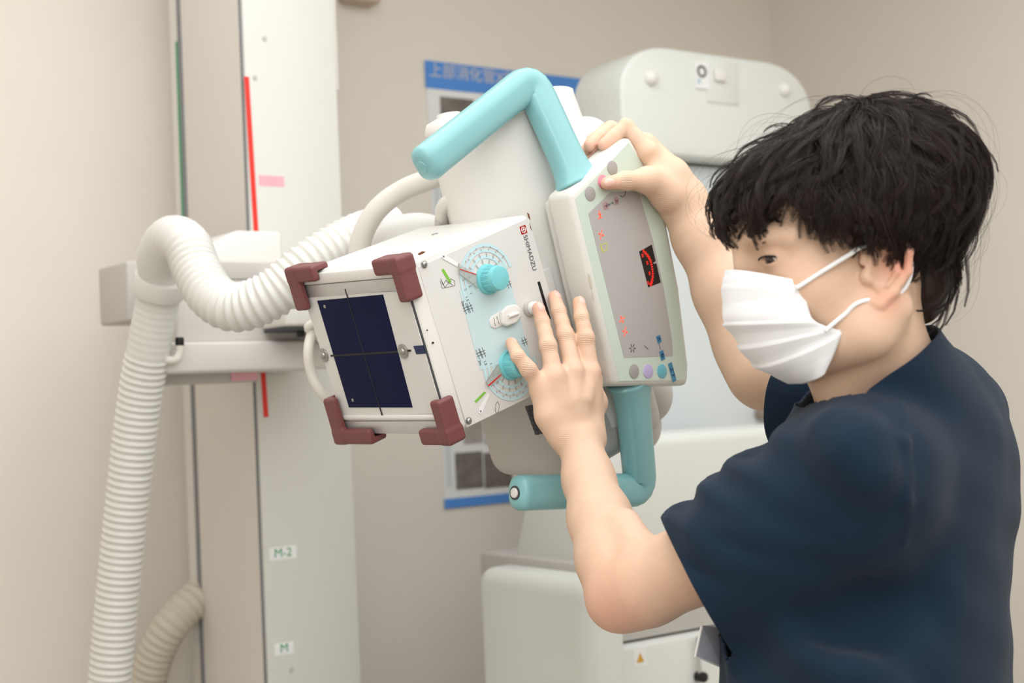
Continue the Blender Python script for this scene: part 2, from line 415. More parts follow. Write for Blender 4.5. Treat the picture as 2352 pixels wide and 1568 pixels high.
# ---- carriage
car = root('arm_carriage', WL(*[wp(520,700,CN)[0],CN+.01,wp(520,840,CN)[1]]), 'boxy pale grey carriage clamped across the white column behind the hose', 'carriage')
def cbox(name, x0,y0,x1,y1,n0,n1,m='white2',bev=.006,lb=None):
    a0,z0 = wp(x0,y0,n1); a1,z1 = wp(x1,y1,n1)
    return MB().box(WL,(a0,n0,z1),(a1,n1,z0),bev,3).link(name, MT[m], car, label=lb)
cbox('carriage_body', 398,604,790,782,CN+.001,CN+.13)
cbox('rear_box', 290,598,430,736,CN-.20,CN-.06,'standgrey')
cbox('rear_bracket', 380,640,470,800,CN-.14,CN+.0,'white2')
cbox('lower_rail', 372,786,760,846,CN+.001,CN+.15)
cbox('shadow_ledge', 372,850,598,876,CN-.02,CN+.06,'standgrey')  # grey ledge standing in for the shadow under the lower rail
a0,z0 = wp(440,604,CN+.08); a1,z1 = wp(640,604,CN+.08); zt2 = wp(500,530,CN+.08)[1]
MB().prism(WL,[(a0,z0-.004),(a1,z0-.004),(a1,zt2),(a0+.075,zt2),(a0+.01,z0+.02)],1,CN+.002,CN+.10,.008,3).link('top_hump', MT['white'], car)
cbox('recess_band', 440,600,640,642,CN+.128,CN+.134,'standgrey',.002)
cbox('motor_cover', 650,610,760,748,CN+.131,CN+.22,'console',.006)
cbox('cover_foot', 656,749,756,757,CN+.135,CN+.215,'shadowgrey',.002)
a,z = wp(690,752,CN+.2); MB().cyl(WL(a,CN+.2,z-.016),WL(a,CN+.2,z+.004),.007,bev=.002).link('rubber_knob', MT['black'], car)
h0,h1 = wp(378,822,CN+.16); g0,g1 = wp(410,792,CN+.16)
hk = MB().tube(spline([WL(h0-.02,CN+.15,h1+.002),WL(h0+.012,CN+.165,h1-.004),WL(g0-.002,CN+.165,g1-.014),WL(g0,CN+.165,g1)],24),.0065,12).link('cable_hook', MT['cable'], car)
MB().cyl(WL(g0,CN+.165,g1-.002),WL(g0,CN+.165,g1+.012),.007,bev=.002).link('hook_tip', MT['black'], hk)
# ---- arm from the carriage to the tube housing
arm = root('support_arm', WL(*[wp(760,700,CN+.1)[0],CN+.1,1.2]), 'white horizontal arm hidden behind the tube head, reaching from the carriage', 'arm')
pa = P(760,720,2.42); pb = BX(.20,.12,.33)
MB().tube([pa,pb],.055,28).link('arm_tube', MT['white'], arm)
MB().cyl(BX(.235,.12,.31),BX(.185,.12,.335),.09,.085,n=40,bev=.012).link('pivot_disc', MT['white'], arm)
# ---- hoses
def hose(name, pts, r, m, label, cat, pitch=.0115, depth=.0019, smooth_from=None, group=None):
    sp, t = resample(spline(pts, 300), pitch/7)
    rr = r+depth*np.sin(2*math.pi*t/pitch)
    if smooth_from:
        for (s0,s1) in smooth_from:
            ld = np.linalg.norm(np.array(pts[1])-np.array(pts[0])); L = t[-1]-ld; w = ((t > ld+s0*L)&(t < ld+s1*L)); rr = np.where(w, r+(rr-r)*.12, rr)
    return MB().tube(sp, rr, 28).link(name, MT[m], None, label=label, cat=cat, sharp=None, group=group)
hp = [P(212,2570,2.38),P(232,1900,2.34),P(252,1568,2.32),P(282,1250,2.30),P(316,950,2.27),P(345,780,2.24),P(368,655,2.21),P(366,590,2.17),P(392,548,2.12),P(428,560,2.08),P(452,620,2.05),P(488,680,2.02),P(545,706,2.0),P(625,676,1.99),P(720,602,2.0),P(815,548,2.03),P(900,520,2.08)]
hose('corrugated_hose', hp, .0335, 'hose', 'thick white corrugated hose looping down in front of the column', 'hose', smooth_from=[(.52,.72)])
c0 = P(372,632,2.20); c1 = P(364,672,2.214)
MB().cyl(c0,c1,.041,n=40,bev=.003).link('hose_collar', MT['hose'], None, label='smooth pale collar clamped around the thick corrugated hose', cat='collar')
hose('corrugated_hose', [P(235,2330,2.78),P(260,1900,2.75),P(322,1640,2.72),P(358,1500,2.70),P(405,1420,2.70),P(462,1368,2.74),P(492,1352,2.80)], .034, 'hosedk', 'thinner darker corrugated hose curving out from behind the column at lower left', 'hose', pitch=.014)

# ---- poster
pn = .004
poster = root('wall_poster', WL(wp(1100,700,0)[0],0,wp(1100,1170,0)[1]), 'white poster with a blue header band and grey x-ray pictures on the back wall', 'poster')
def pbox(name,x0,y0,x1,y1,n0,n1,m,lb=None,par=None):
    a0,z0 = wp(x0,y0,0); a1,_ = wp(x1,y0,0); _,z1 = wp(x0,y1,0)
    return MB().box(WL,(a0,n0,z1),(a1,n1,z0)).link(name, MT[m], par or poster, label=lb, smooth=False)
pbox('sheet',976,141,1345,1160,.0005,pn,'paper')
hb = pbox('header_band',973,139,1342,202,pn,pn+.001,'posterblue')
t = MB(); a,z = wp(1100,172,0); put_text(t,'上部消化管X線検査',.038,WL(a+.02,pn+.0015,z-.004),D3,Z3,1.0); t.link('header_lettering', MT['postertan'], hb)
pbox('footer_band',1018,1146,1200,1168,pn,pn+.001,'posterblue')
xr = MT['xray'] = mat('x_ray_print', (120,112,104), .5, var=.9, scale=26)
xr2 = MT['xray2'] = mat('x_ray_print_pale', (170,162,154), .5, var=.6, scale=22)
for q in ((1008,222,1085,330),(1095,232,1180,330),(1010,372,1040,470),(1060,955,1105,1020),(1110,945,1170,1020),(1185,930,1215,1020),(1042,1040,1105,1125),(1108,1040,1172,1122)):
    pbox('x_ray_picture',*q,pn,pn+.0012,'xray' if q[0]%20 else 'xray2')
pbox('column_strip',990,330,1002,1120,pn,pn+.001,'standblue','pale blue strip down the poster')
# ---- high wall box at the top edge
a0,z0 = wp(778,9,.0); a1,_ = wp(850,9,0)
MB().box(WL,(a0,0,z0),(a1,.05,z0+.12),.004).link('wall_box', MT['wood'], None, label='small beige box fixed high on the wall beside the column top', cat='box')

# ---- white imaging stand on the right
SN = .62
def spx(px,py,n=SN): return wp(px,py,n)
stand = root('imaging_stand', WL(spx(1620,800)[0],SN-.2,0), 'large white medical imaging stand with rounded head, standing behind the console', 'medical stand')
aL,_ = spx(1432,300); aR,_ = spx(1868,300); _,zT = spx(1600,118); _,zB = spx(1600,362)
hc = Field(); wd = (aR-aL)/2; ht = zT-zB
# rounded head: outline polygon with big top corners, crowned front
def rpoly(a0,a1,z0,z1,rt,rb,n=8):
    out = []
    for cx,cz,r,s in ((a1-rb,z0+rb,rb,-90),(a1-rt,z1-rt*.72,rt,0),(a0+rt,z1-rt*.72,rt,90),(a0+rb,z0+rb,rb,180)):
        for i in range(n+1):
            th = math.radians(s+90*i/n); kk = .72 if cz > (z0+z1)/2 else 1
            out.append((cx+r*math.cos(th), cz+r*kk*math.sin(th)))
    return out
MB().prism(WL,rpoly(aL,aR,zB,zT,.13,.030,6),1,SN-.157,SN,.009,3).link('head_cover', MT['stand'], stand)
a,z = spx(1494,180); a2,z2 = spx(1800,206)
for aa,zz in ((a,z),(a2,z2)): MB().sphere(WL(aa,SN,zz),(.016,.016,.016),n=20,m=10).link('round_cap', MT['white'], stand)
a0,z0 = spx(1618,134); a1,z1 = spx(1695,205)
MB().box(WL,(a0,SN-.001,z1-.035),(a1,SN+.003,z0),.003).link('recessed_plate', MT['stand'], stand)
a0,z0 = spx(1636,160); a1,z1 = spx(1662,190); MB().box(WL,(a0,SN+.003,z1),(a1,SN+.012,z0),.003).link('push_button', MT['white'], stand)
a0,z0 = spx(1594,140); a1,z1 = spx(1626,206)
st = MB().box(WL,(a0,SN+.0005,z1),(a1,SN+.0035,z0)).link('sticker', MT['paper'], stand, label='white sticker with a dark ring')
rg = MB(); cc = WL((a0+a1)/2-.001,SN+.004,z0-.021); th = np.linspace(0,2*math.pi,33)
rg.tube([cc+.0105*math.cos(q)*D3+.0105*math.sin(q)*Z3 for q in th],.0024,8,cap=False); rg.link('ring_mark', MT['shadowgrey'], st)
t = MB(); put_text(t,'X',.016,WL(a0+.008,SN+.004,z1+.014),D3,Z3); t.link('sticker_mark', MT['label_bl'], st)
# front slab under the head
aL2,_ = spx(1440,700,SN-.05); aR2,_ = spx(1850,700,SN-.05); _,z1 = spx(1560,1010,SN-.05)
MB().box(WL,(aL2,SN-.24,.4),(aR2,SN-.05,zB-.004),.012).link('front_panel', MT['standblue'], stand)
# main cabinet and base: the left end faces show
TN = .86
a0,z0 = spx(1378,1008,TN); a1,_ = spx(1900,1003,TN); zb = spx(1378,1322,TN)[1]
n1 = WL.hit(1225,1000,0,a0)[1]; n2 = WL.hit(1168,1300,0,a0)[1]
MB().prism(WL,[(n2,zb-.02),(TN,zb-.02),(TN,z0),(n1,z0)],0,a0,a1,.02,4).link('table_head', MT['stand'], stand)
TN2 = .95
a0,z0 = spx(1344,1335,TN2); n3 = WL.hit(1088,1312,0,a0)[1]; a1c,_ = spx(1447,1450,TN2); zb = z0-.01
MB().box(WL,(a0,n3,0),(a1c,TN2,z0),.03,5).link('base_housing', MT['stand'], stand, label='rounded base housing')
a2c,_ = spx(1900,1450,TN2-.05); _,zq = spx(1450,1487,TN2-.05)
MB().box(WL,(a1c+.001,SN-.1,zq+.004),(a2c,TN2-.08,zb+.02),.006).link('upper_cover', MT['standgrey'], stand)
MB().box(WL,(a1c+.004,SN-.1,0),(a2c,TN2-.05,zq),.006).link('lower_door', MT['stand'], stand)
ws,wz = spx(1470,1512,TN2-.05)
sk = MB().box(WL,(ws-.014,TN2-.0505,wz-.014),(ws+.014,TN2-.0495,wz+.018)).link('warning_sticker', MT['paper'], stand)
MB().prism(WL,[(ws-.008,wz-.006),(ws+.008,wz-.006),(ws,wz+.010)],1,TN2-.0495,TN2-.0488).link('warning_triangle', MT['orangey'] if 'orangey' in MT else mat('amber_print',(214,160,50),.5), sk)
ws,wz = spx(1601,1552,TN2-.05)
MB().cyl(WL(ws,TN2-.05,wz+.0),WL(ws,TN2-.03,wz),.009,bev=.002).link('lock_knob', MT['black'], stand)
MB().tube([WL(ws-.002,TN2-.04,wz),WL(ws-.004,TN2-.04,wz+.07)],.0035,10).link('knob_cord', MT['standgrey'], stand)
a,z = spx(1770,948,SN-.03); MB().box(WL,(a-.03,SN-.05,z-.012),(a+.03,SN-.01,z+.012),.006).link('hand_rail_end', mat('brown_rail',(150,132,118),.5), stand)

# ================================================================== collimator
def vw(px, py, u=0.0): h = BX.hit(px,py,0,u); return h[1], h[2]
def uv(px, py, w=0.0): h = BX.hit(px,py,2,w); return h[0], h[1]
colli = root('x_ray_collimator', BX(DU/2,DV,DW/2), 'white tilted collimator box with dark blue window, maroon corner guards and two turquoise dials', 'collimator')
MB().box(FB,(0,0,WF),(DU,DV,DW),.007,4).link('body', MT['white'], colli)
# side control plate: a thin sheet on the u = 0 face
MB().prism(BX,[vw(960,612),vw(1212,500),vw(1216,512),(DV*.985,DW-.001),vw(1071,982)],0,.0005,-.0012,.0006,1).link('control_plate', MT['panelw'], colli)
# front frame
MB().box(FB,(.010,.003,WF-.004),(DU-.006,.017,WF+.004),.003).link('front_lip', MT['white'], colli)
MB().box(FB,(.006,.0175,WF-.0025),(DU-.004,.0325,WF+.002),.0010).link('guide_rail', MT['alu'], colli, label='brushed metal guide rail')
MB().box(FB,(.006,DV-.019,WF-.0025),(DU-.004,DV-.003,WF+.002),.0010).link('guide_rail', MT['alu'], colli, label='brushed metal guide rail')
MB().box(FB,(.006,DV-.027,WF-.004),(DU-.004,DV-.0205,WF+.002),.0025).link('front_lip', MT['white'], colli)
WPL = WF-.0015
_p = [uv(*q,WPL) for q in ((694,670),(785,957))]
MB().prism(BX,[_p[0],(.0045,.0345),(.0045,DV-.0315),_p[1]],2,WPL,WF+.001,.0006,1).link('front_plate', MT['panelw'], colli)
MB().box(BX,(.0024,.030,WF-.0010),(.0038,DV-.030,WF+.001)).link('plate_gap', MT['shadowgrey'], colli)
win = MB().prism(BX,[uv(730,690,WPL),uv(880,676,WPL),uv(948,935,WPL),uv(803,935,WPL)],2,WPL-.0008,WPL+.0004).link('light_field_window', MT['glass'], colli, label='dark blue glass window', smooth=False)
cl = MB()
for a,b,w in (((793,664),(800,688),.0022),((800,688),(872,935),.0013),((872,935),(879,956),.0022),((760,817),(922,807),.0022),((928,806),(943,805),.0022)):
    cl.ribbon(BX,[uv(*a,WPL-.001),uv(*b,WPL-.001)],w,2,WPL-.0008,.0003)
cl.link('crosshair', MT['black'], win, smooth=False)
for q in ((745,815),(927,806)):
    a,b = uv(*q,WPL); w0 = MB().cyl(BX(a,b,WPL),BX(a,b,WPL-.002),.0088,bev=.0008).link('washer', MT['steel'], colli)
    MB().sphere(BX(a,b,WPL-.002),(.0042,.0042,.0026),ax=BX.A,n=20,m=8).link('screw', MT['steel'], w0)
for q in ((748,703),(812,918)):
    a,b = uv(*q,WPL); MB().cyl(BX(a,b,WPL-.0008),BX(a,b,WPL-.0016),.0022,bev=.0003).link('rivet', MT['steel'], win)
MB().prism(BX,[uv(950,794,WPL),uv(973,792.5,WPL),uv(978,811.5,WPL),uv(957,813,WPL)],2,WPL,WPL-.0006).link('label_patch', MT['blue'], colli, label='small dark blue label', smooth=False)
# corner guards
GI = Frame((0,0,0),np.eye(3))
for su,du,sv,dv,ul,vl,ut in ((0,1,0,1,.040,.045,.0095),(0,1,DV,-1,.045,.047,.0095),(DU,-1,0,1,.050,.046,.0150),(DU,-1,DV,-1,.068,.052,.0150)):
    f = Field()
    def rb(u0,u1,v0,v1,w0,w1,rr=.004,op='+',k=.003):
        f.rbox(((u0+u1)/2,(v0+v1)/2,(w0+w1)/2),(abs(u1-u0)/2,abs(v1-v0)/2,abs(w1-w0)/2),np.eye(3),rr,k,op)
    rb(su-.008*du, su+ul*du, sv-.008*dv, sv+.0115*dv, -.031, -.004)
    rb(su-.008*du, su+ut*du, sv-.008*dv, sv+vl*dv, -.031, -.006)
    rb(su-.0003*du, su+.2*du, sv-.0003*dv, sv+.2*dv, WF-.0045, .2, .001, '-', .001)
    pts = np.array([(su+a*du,sv+b*dv,c) for a in (-.014,.078) for b in (-.014,.062) for c in (-.036,.002)])
    V,Fc = f.mesh(pts.min(0),pts.max(0),.0013); V = taubin(V,Fc,2); V = np.array([FB(*q) for q in V])
    if du*dv < 0: Fc = Fc
    link('corner_guard', V, Fc, MT['maroon'], colli, label='maroon rubber corner guard', sharp=None)
# prints on the control plate
UO = -.0013
def dec(name, polys, m, parent=colli, off=UO, th=.0003, label=None):
    mb = MB()
    for pl in polys: mb.prism(BX,[vw(*q) for q in pl],0,off,off-th)
    return mb.link(name, MT[m], parent, smooth=False, label=label)
dec('blue_print', [[(1053,668),(1156,598),(1215,815),(1101,850)]], 'palebl', label='pale blue printed band')
c1 = vw(1117.5,641.6); c2 = vw(1169,838)
def arc(mb, c, r, w, t0, t1, n=24, off=UO-.0003, th=.0002):
    for i in range(n):
        a = math.radians(t0+(t1-t0)*i/n); b = math.radians(t0+(t1-t0)*(i+1)/n)
        q = [(c[0]+rr*math.cos(t), c[1]+rr*math.sin(t)) for rr,t in ((r-w/2,a),(r+w/2,a),(r+w/2,b),(r-w/2,b))]
        mb.prism(BX,q,0,off,off-th)
for r,w in ((.0405,.0035),(.034,.003),(.0265,.003)):
    for c_,t0_,t1_ in ((c1,95,290),(c2,-110,85)):
        rg = MB(); arc(rg,c_,r,w*1.2,t0_,t1_); rg.link('dial_ring', MT['ringbl'], colli, smooth=False)
ev,ew = BX.A[:,1], BX.A[:,2]
nums = ['43','36','30','28','25','23','22','20','18','17']
for c,s,t0,t1 in ((c1,1,110,280),(c2,-1,-95,70)):
    nm = MB()
    for r,k in ((.0385,10),(.0355,9),(.030,8),(.0275,8),(.0225,6),(.020,6)):
        for i in range(k):
            a = math.radians(t0+(t1-t0)*(i+.5)/k); p = BX(UO-.0006,c[0]+r*math.cos(a),c[1]+r*math.sin(a))
            put_text(nm, nums[i%10], .0026, p, ev, ew)
    nm.link('dial_numbers', MT['ink2'], colli, smooth=False)
for txt,q,s in (('1',(1079,674),.0052),('1.5',(1070,686),.0052),('2m',(1061,697),.005),('1',(1125,835),.0048),('1.5',(1112,833),.005),('2m',(1100,833),.005)):
    gl = MB(); put_text(gl, txt, s, BX(UO-.0006,*vw(*q)), ev, ew); gl.link('scale_figure', MT['ink'], colli, smooth=False)
def hashg(q, w, h, skew=0):
    v,w0 = vw(*q); gl = MB()
    for o in (-.0016,.0016):
        gl.ribbon(BX,[(v-h,w0+o*1.3-.0008),(v+h,w0+o*1.3+.0008)],.0006,0,UO-.0003); gl.ribbon(BX,[(v+o,w0-w),(v+o,w0+w)],.0006,0,UO-.0003)
    gl.link('field_symbol', MT['ink'], colli, smooth=False)
hashg((1165,651),.0045,.006); hashg((1202,784),.0045,.0055)
for q in ((1068,709),(1077,706),(1098,813),(1106,810)): hashg(q,.0042,.006)
# logo and lettering
v,w = vw(1200,528); 
lg = MB().box(BX,(UO,v-.0050,w-.0050),(UO-.0003,v+.0050,w+.0050)).link('logo_square', MT['redp'], colli, smooth=False)
lw = MB(); arc(lw,(v,w),.0034,.0008,0,360,24,UO-.0003,.0002); lw.ribbon(BX,[(v-.003,w),(v+.003,w)],.0008,0,UO-.0003,.0003); lw.ribbon(BX,[(v,w-.003),(v,w+.003)],.0008,0,UO-.0003,.0003)
lw.link('logo_mark', MT['paper'], lg, smooth=False)
p0 = BX(UO-.0003,*vw(1214.5,581)); tl = MB(); put_text(tl,'SHIMADZU',.0092,p0,ev,ew,.98); tl.link('maker_lettering', MT['ink'], colli, smooth=False)
# dials
def dial(c, hidden=False):
    fl = MB().cyl(BX(-.001,*c),BX(-.006,*c),.0182,.0178,n=40,bev=.001)
    fl.cyl(BX(-.005,*c),BX(-.0245,*c),.0152,.0142,n=40,bev=.0012)
    for i in range(16):
        a = 2*math.pi*i/16; 
        for da in (-.06,.06):
            x = (c[0]+.0150*math.cos(a+da), c[1]+.0150*math.sin(a+da)); fl.tube([BX(-.007,*x),BX(-.018,c[0]+.0146*math.cos(a+da),c[1]+.0146*math.sin(a+da))],.0006,6)
    o = fl.link('adjustment_dial', MT['teal2'], colli, label='turquoise ribbed dial', sharp=30)
    return o
dial(c1); dial(c2)
for _q in ([(1050,617.5),(1050,619.5),(1088,632),(1088,630)],[(1115,884.5),(1117,887),(1146,861),(1145,859)]): dec('pointer_line', [_q], 'redp', off=UO-.003, label='thin red pointer line')
acr = mat('clear_acrylic',(205,208,200),.15,alpha=.35)
MT['acr'] = acr
for _q in ([(1048,605),(1049,628),(1092,662),(1088,630)],[(1110,878),(1117,888),(1150,865),(1139,836)]): dec('clear_pointer', [_q], 'acr', off=UO-.0015, th=.0012)
MT['acedge'] = mat('acrylic_edge',(140,146,130),.3)
for a,b in (((1048,605),(1049,628)),((1049,628),(1092,662)),((1139,836),(1111,877)),((1111,877),(1116,888))): MB().ribbon(BX,[vw(*a),vw(*b)],.0005,0,UO-.0028).link('pointer_edge', MT['acedge'], colli, smooth=False)
# lever and button
lv = MB().prism(BX,[vw(*q) for q in ((1121,737),(1125,727),(1146,714),(1150,748),(1134,755),(1124,750))],0,UO,UO-.0016,.0008,2).link('lever_tab', MT['white'], colli)
lt = MB()
for q in ((1131,735),(1138,731),(1133,745),(1141,741)): put_text(lt,'I',.006,BX(UO-.0018,*vw(*q)),ew,-ev)
lt.link('lever_marks', MT['ink'], lv)
lk = MB().prism(BX,[vw(*q,u=-.004) for q in ((1147,716),(1162,702),(1180,699),(1192,708),(1193,727),(1182,742),(1160,750),(1150,744))],0,UO,-.0085,.0024,3)
lk.tube([BX(-.0095,*vw(1168,727,-.0095)),BX(-.0095,*vw(1190,719,-.0095))],.0022,12); lk.link('lamp_lever', MT['white'], colli)
cb = vw(1213,708.5); 
rb_ = MB().cyl(BX(-.001,*cb),BX(-.006,*cb),.0100,.0096,n=32,bev=.001).link('button_ring', MT['greycable'], colli)
MB().cyl(BX(-.006,*cb),BX(-.0145,*cb),.0080,.0078,n=32,bev=.0016).link('push_button', MT['white'], rb_, label='round white push button')
dec('cassette_slot', [[(1232,648),(1237.5,646),(1263,732),(1257,735)]], 'black', label='narrow black slot')
# marks, tape bits, screws
for _q in ([(1012,620),(1017,617),(1035,647),(1031,652)],[(1088,921),(1110,899),(1114,902),(1092,925)]): dec('tape_bit', [_q], 'green', label='short green tape bit')
for _q,q in (([(1012,586),(1016,583),(1051,605),(1048,613),(1014,594)],(1017,589)),([(1097,948),(1100,935),(1118,903),(1123,905),(1106,946),(1102,951)],(1102,944))):
    wl = dec('paper_arrow', [_q], 'paper', off=UO-.0003, label='narrow white paper arrow')
    xm = MB(); put_text(xm,'x',.005,BX(UO-.0008,*vw(*q)),ev,ew); xm.link('arrow_mark', MT['navyink'], wl, smooth=False)
def squig(pts, w=.0004): MB().ribbon(BX,[vw(*q) for q in pts],w,0,UO).link('pencil_scribble', MT['ink'], colli, smooth=False)
squig([(1009,645),(1014,662),(1043,656),(1042,645),(1034,640),(1028,650),(1022,643),(1016,655),(1010,640),(1020,660),(1030,648),(1038,655)])
squig([(1137,928),(1141,922),(1145,930),(1143,945),(1139,949),(1135,942),(1137,928)])
for q in ((972,607),(1074,966)):
    c = vw(*q); s0 = MB().cyl(BX(-.001,*c),BX(-.003,*c),.0044,bev=.0008).sphere(BX(-.003,*c),(.0022,.0034,.0034),ax=BX.A,n=16,m=8).link('panel_screw', MT['steel'], colli)
for pl in ([(958,583),(968,577),(976,578),(970,583),(962,586)],[(1209,489),(1213,492),(1216,505),(1212,500)],[(1214,512),(1216,518),(1219,530),(1216,524)]):
    MB().prism(BX,[vw(*q) for q in pl],0,-.0006,-.0016).link('paint_chip', MT['rust'], colli, smooth=False, label='rusty brown paint chip')
dk = MB()
for q,r in (((993,787),.0011),((980,758),.0006)): c = vw(*q); dk.cyl(BX(0,*c),BX(-.0018,*c),r,n=10)
dk.link('small_hole', MT['black'], colli)
MB().cyl(BX(.105,.001,.125),BX(.105,-.004,.125),.0045,bev=.001).link('top_screw', MT['steel'], colli)

# ================================================================== console with its handles
UC = -.045
cons = root('control_console', BX(UC+.03,DV+.05,.29), 'six-sided operating console with a mint panel of coloured buttons, held by the man', 'control panel')
CP = [vw(*q,u=UC) for q in ((1308,443),(1410,886),(1581,886),(1584,840),(1562,660),(1532,505),(1491,388),(1446,311))]
MB().prism(BX,CP,0,UC,-.001,.0075,3).link('housing', MT['console'], cons)
cenc = np.mean(CP,0)
MB().prism(BX,[tuple(cenc+(np.array(p)-cenc)*.94) for p in CP],0,-.003,.012,.006,2).link('rear_cover', MT['console'], cons)
def cdec(name, pls, m, off, th, par=cons, lb=None, bev=0, sm=False):
    mb = MB()
    for pl in pls: mb.prism(BX,[vw(*q,u=UC) for q in pl],0,off,off-th,bev,2)
    return mb.link(name, MT[m], par, label=lb, smooth=sm)
mem = cdec('membrane', [[(1320,457),(1422,875),(1572,873),(1575,838),(1553,660),(1522,505),(1484,394),(1443,327)]], 'mint', UC+.0003, .0006, lb='mint green membrane')
gp = cdec('grey_field', [[(1350,491),(1432,821.5),(1544,817.5),(1542,781),(1523.5,664.6),(1499,554.6),(1467,446),(1459,440),(1401,441)]], 'greypan', UC-.0003, .0003, lb='grey printed field')
for q,m,lb in (((1354,445),'btng','grey key'),((1383,418),'btnpk','pink key'),((1405,386),'btng','grey key'),((1454.7,852.7),'btng','grey key'),((1487,852.7),'btnli','lilac key'),((1519,852.7),'btnbl','turquoise key')):
    c = vw(*q,u=UC); MB().cyl(BX(UC-.0002,*c),BX(UC-.0012,*c),.0090,n=32,bev=.0004).link('key', MT[m], cons, label=lb)
disp = cdec('angle_display', [[(1466,578),(1495,562),(1504,600),(1498,604),(1500,606),(1505.5,605),(1515.5,649),(1487,660)]], 'black', UC-.0006, .0004, lb='black display with red scale')
dd = MB(); apts = [vw(*tuple(q[:2]),u=UC) for q in spline([(1473,574,0),(1485,587,0),(1493,603,0),(1497,628,0),(1495,646,0),(1491,657,0)],26)]
dd.ribbon(BX,apts,.0007,0,UC-.0010,.0003)
for i in range(1,25):
    p = np.array(apts[i]); t = np.array(apts[i+1])-np.array(apts[i-1]); t /= np.linalg.norm(t); nn = np.array([-t[1],t[0]]); L = .0026 if i%2 else .0018
    dd.ribbon(BX,[tuple(p-nn*L),tuple(p+nn*L)],.0006,0,UC-.0010,.0003)
for txt,q in (('30',(1473,587)),('60',(1484,604)),('90',(1489,628)),('60',(1486,650))): put_text(dd, txt, .0050, BX(UC-.0013,*vw(*q,u=UC)), ev, ew)
dd.link('display_digits', MT['redled'], disp, smooth=False)
def rb2(mb, pts, w=.0011): mb.ribbon(BX,[vw(*q,u=UC) for q in pts],w,0,UC-.0006,.0003)
ic = MB(); rb2(ic,[(1374,484),(1377,500)]); rb2(ic,[(1372,502),(1381,499.5)]); rb2(ic,[(1373.5,491),(1376.5,498),(1378,491)],.0014); icl = lambda m_: m_.link('indicator_icon', MT['orange'], cons, smooth=False, label='glowing orange indicator icon'); icl(ic)
for c in ((1379,539),(1427,734),(1434,762)):
    ic = MB()
    for k in range(4):
        a = math.radians(45*(c[1]>600 and c[1]<750)+90*k+14); d = np.array([math.cos(a)*.75,math.sin(a)*1.1])
        rb2(ic,[tuple(np.array(c)+d*3),tuple(np.array(c)+d*(10 if k%2 else 8))],.0011)
        if k%2==0: rb2(ic,[tuple(np.array(c)+d*3),tuple(np.array(c)+d*6)],.0022)
    icl(ic)
yc = MB(); rb2(yc,[(1380,562),(1392,558),(1393,574),(1384,578),(1379,563)],.0009); rb2(yc,[(1377,562),(1382,580)],.0009); yc.link('lamp_icon', MT['yellow'], cons, smooth=False)
gil = lambda m_: m_.link('printed_icon', MT['ink'], cons, smooth=False)
gi = MB(); rb2(gi,[(1395,471),(1407,466)],.0008); rb2(gi,[(1397,467),(1395,471),(1399,473)],.0007); rb2(gi,[(1403,464),(1407,466),(1406,470)],.0007); gil(gi)
gi = MB(); rb2(gi,[(1422,449),(1427,453),(1433,450),(1435,443),(1434,438)],.0009); gil(gi); gi = MB(); rb2(gi,[(1478,794),(1487,802)],.0008); gil(gi); gi = MB()
for k in range(6):
    a = k*math.pi/3; rb2(gi,[(1451+3*math.cos(a),800+4*math.sin(a)),(1451+7*math.cos(a),800+10*math.sin(a))],.0014)
gil(gi); gi = MB(); rb2(gi,[(1512,789),(1515,803)],.0009); gil(gi)
def clab(q, wv, ww, m, txt, lb, s=.006):
    c = vw(*q,u=UC); o = MB().box(BX,(UC-.0006,c[0]-wv,c[1]-ww),(UC-.0010,c[0]+wv,c[1]+ww)).link('key_label', MT[m], cons, label=lb, smooth=False)
    t = MB(); put_text(t, txt, s, BX(UC-.0013,*c), ev, ew); t.link('label_text', MT['navyink'], o, smooth=False)
clab((1389,473),.0045,.0040,'label_pk','下','pale pink paper label'); clab((1414,462),.0045,.0040,'label_pk','上','pale pink paper label')
clab((1511.5,779),.0048,.0040,'label_bl','左','blue paper label'); clab((1519,816),.0060,.0040,'label_bl','右','blue paper label'); clab((1542,855),.0125,.0038,'label_bl','上下','long blue paper label',.007)
sr = MB(); 
for pl in ([(1349,628),(1354,632),(1360,664),(1356,660)],[(1358,668),(1361,672),(1364,690),(1361,686)]): sr.prism(BX,[vw(*q,u=UC) for q in pl],0,UC+.0001,UC-.0003)
sr.link('scuff', mat('beige_scuff',(204,196,178),.7,var=.3,scale=900), cons, smooth=False)
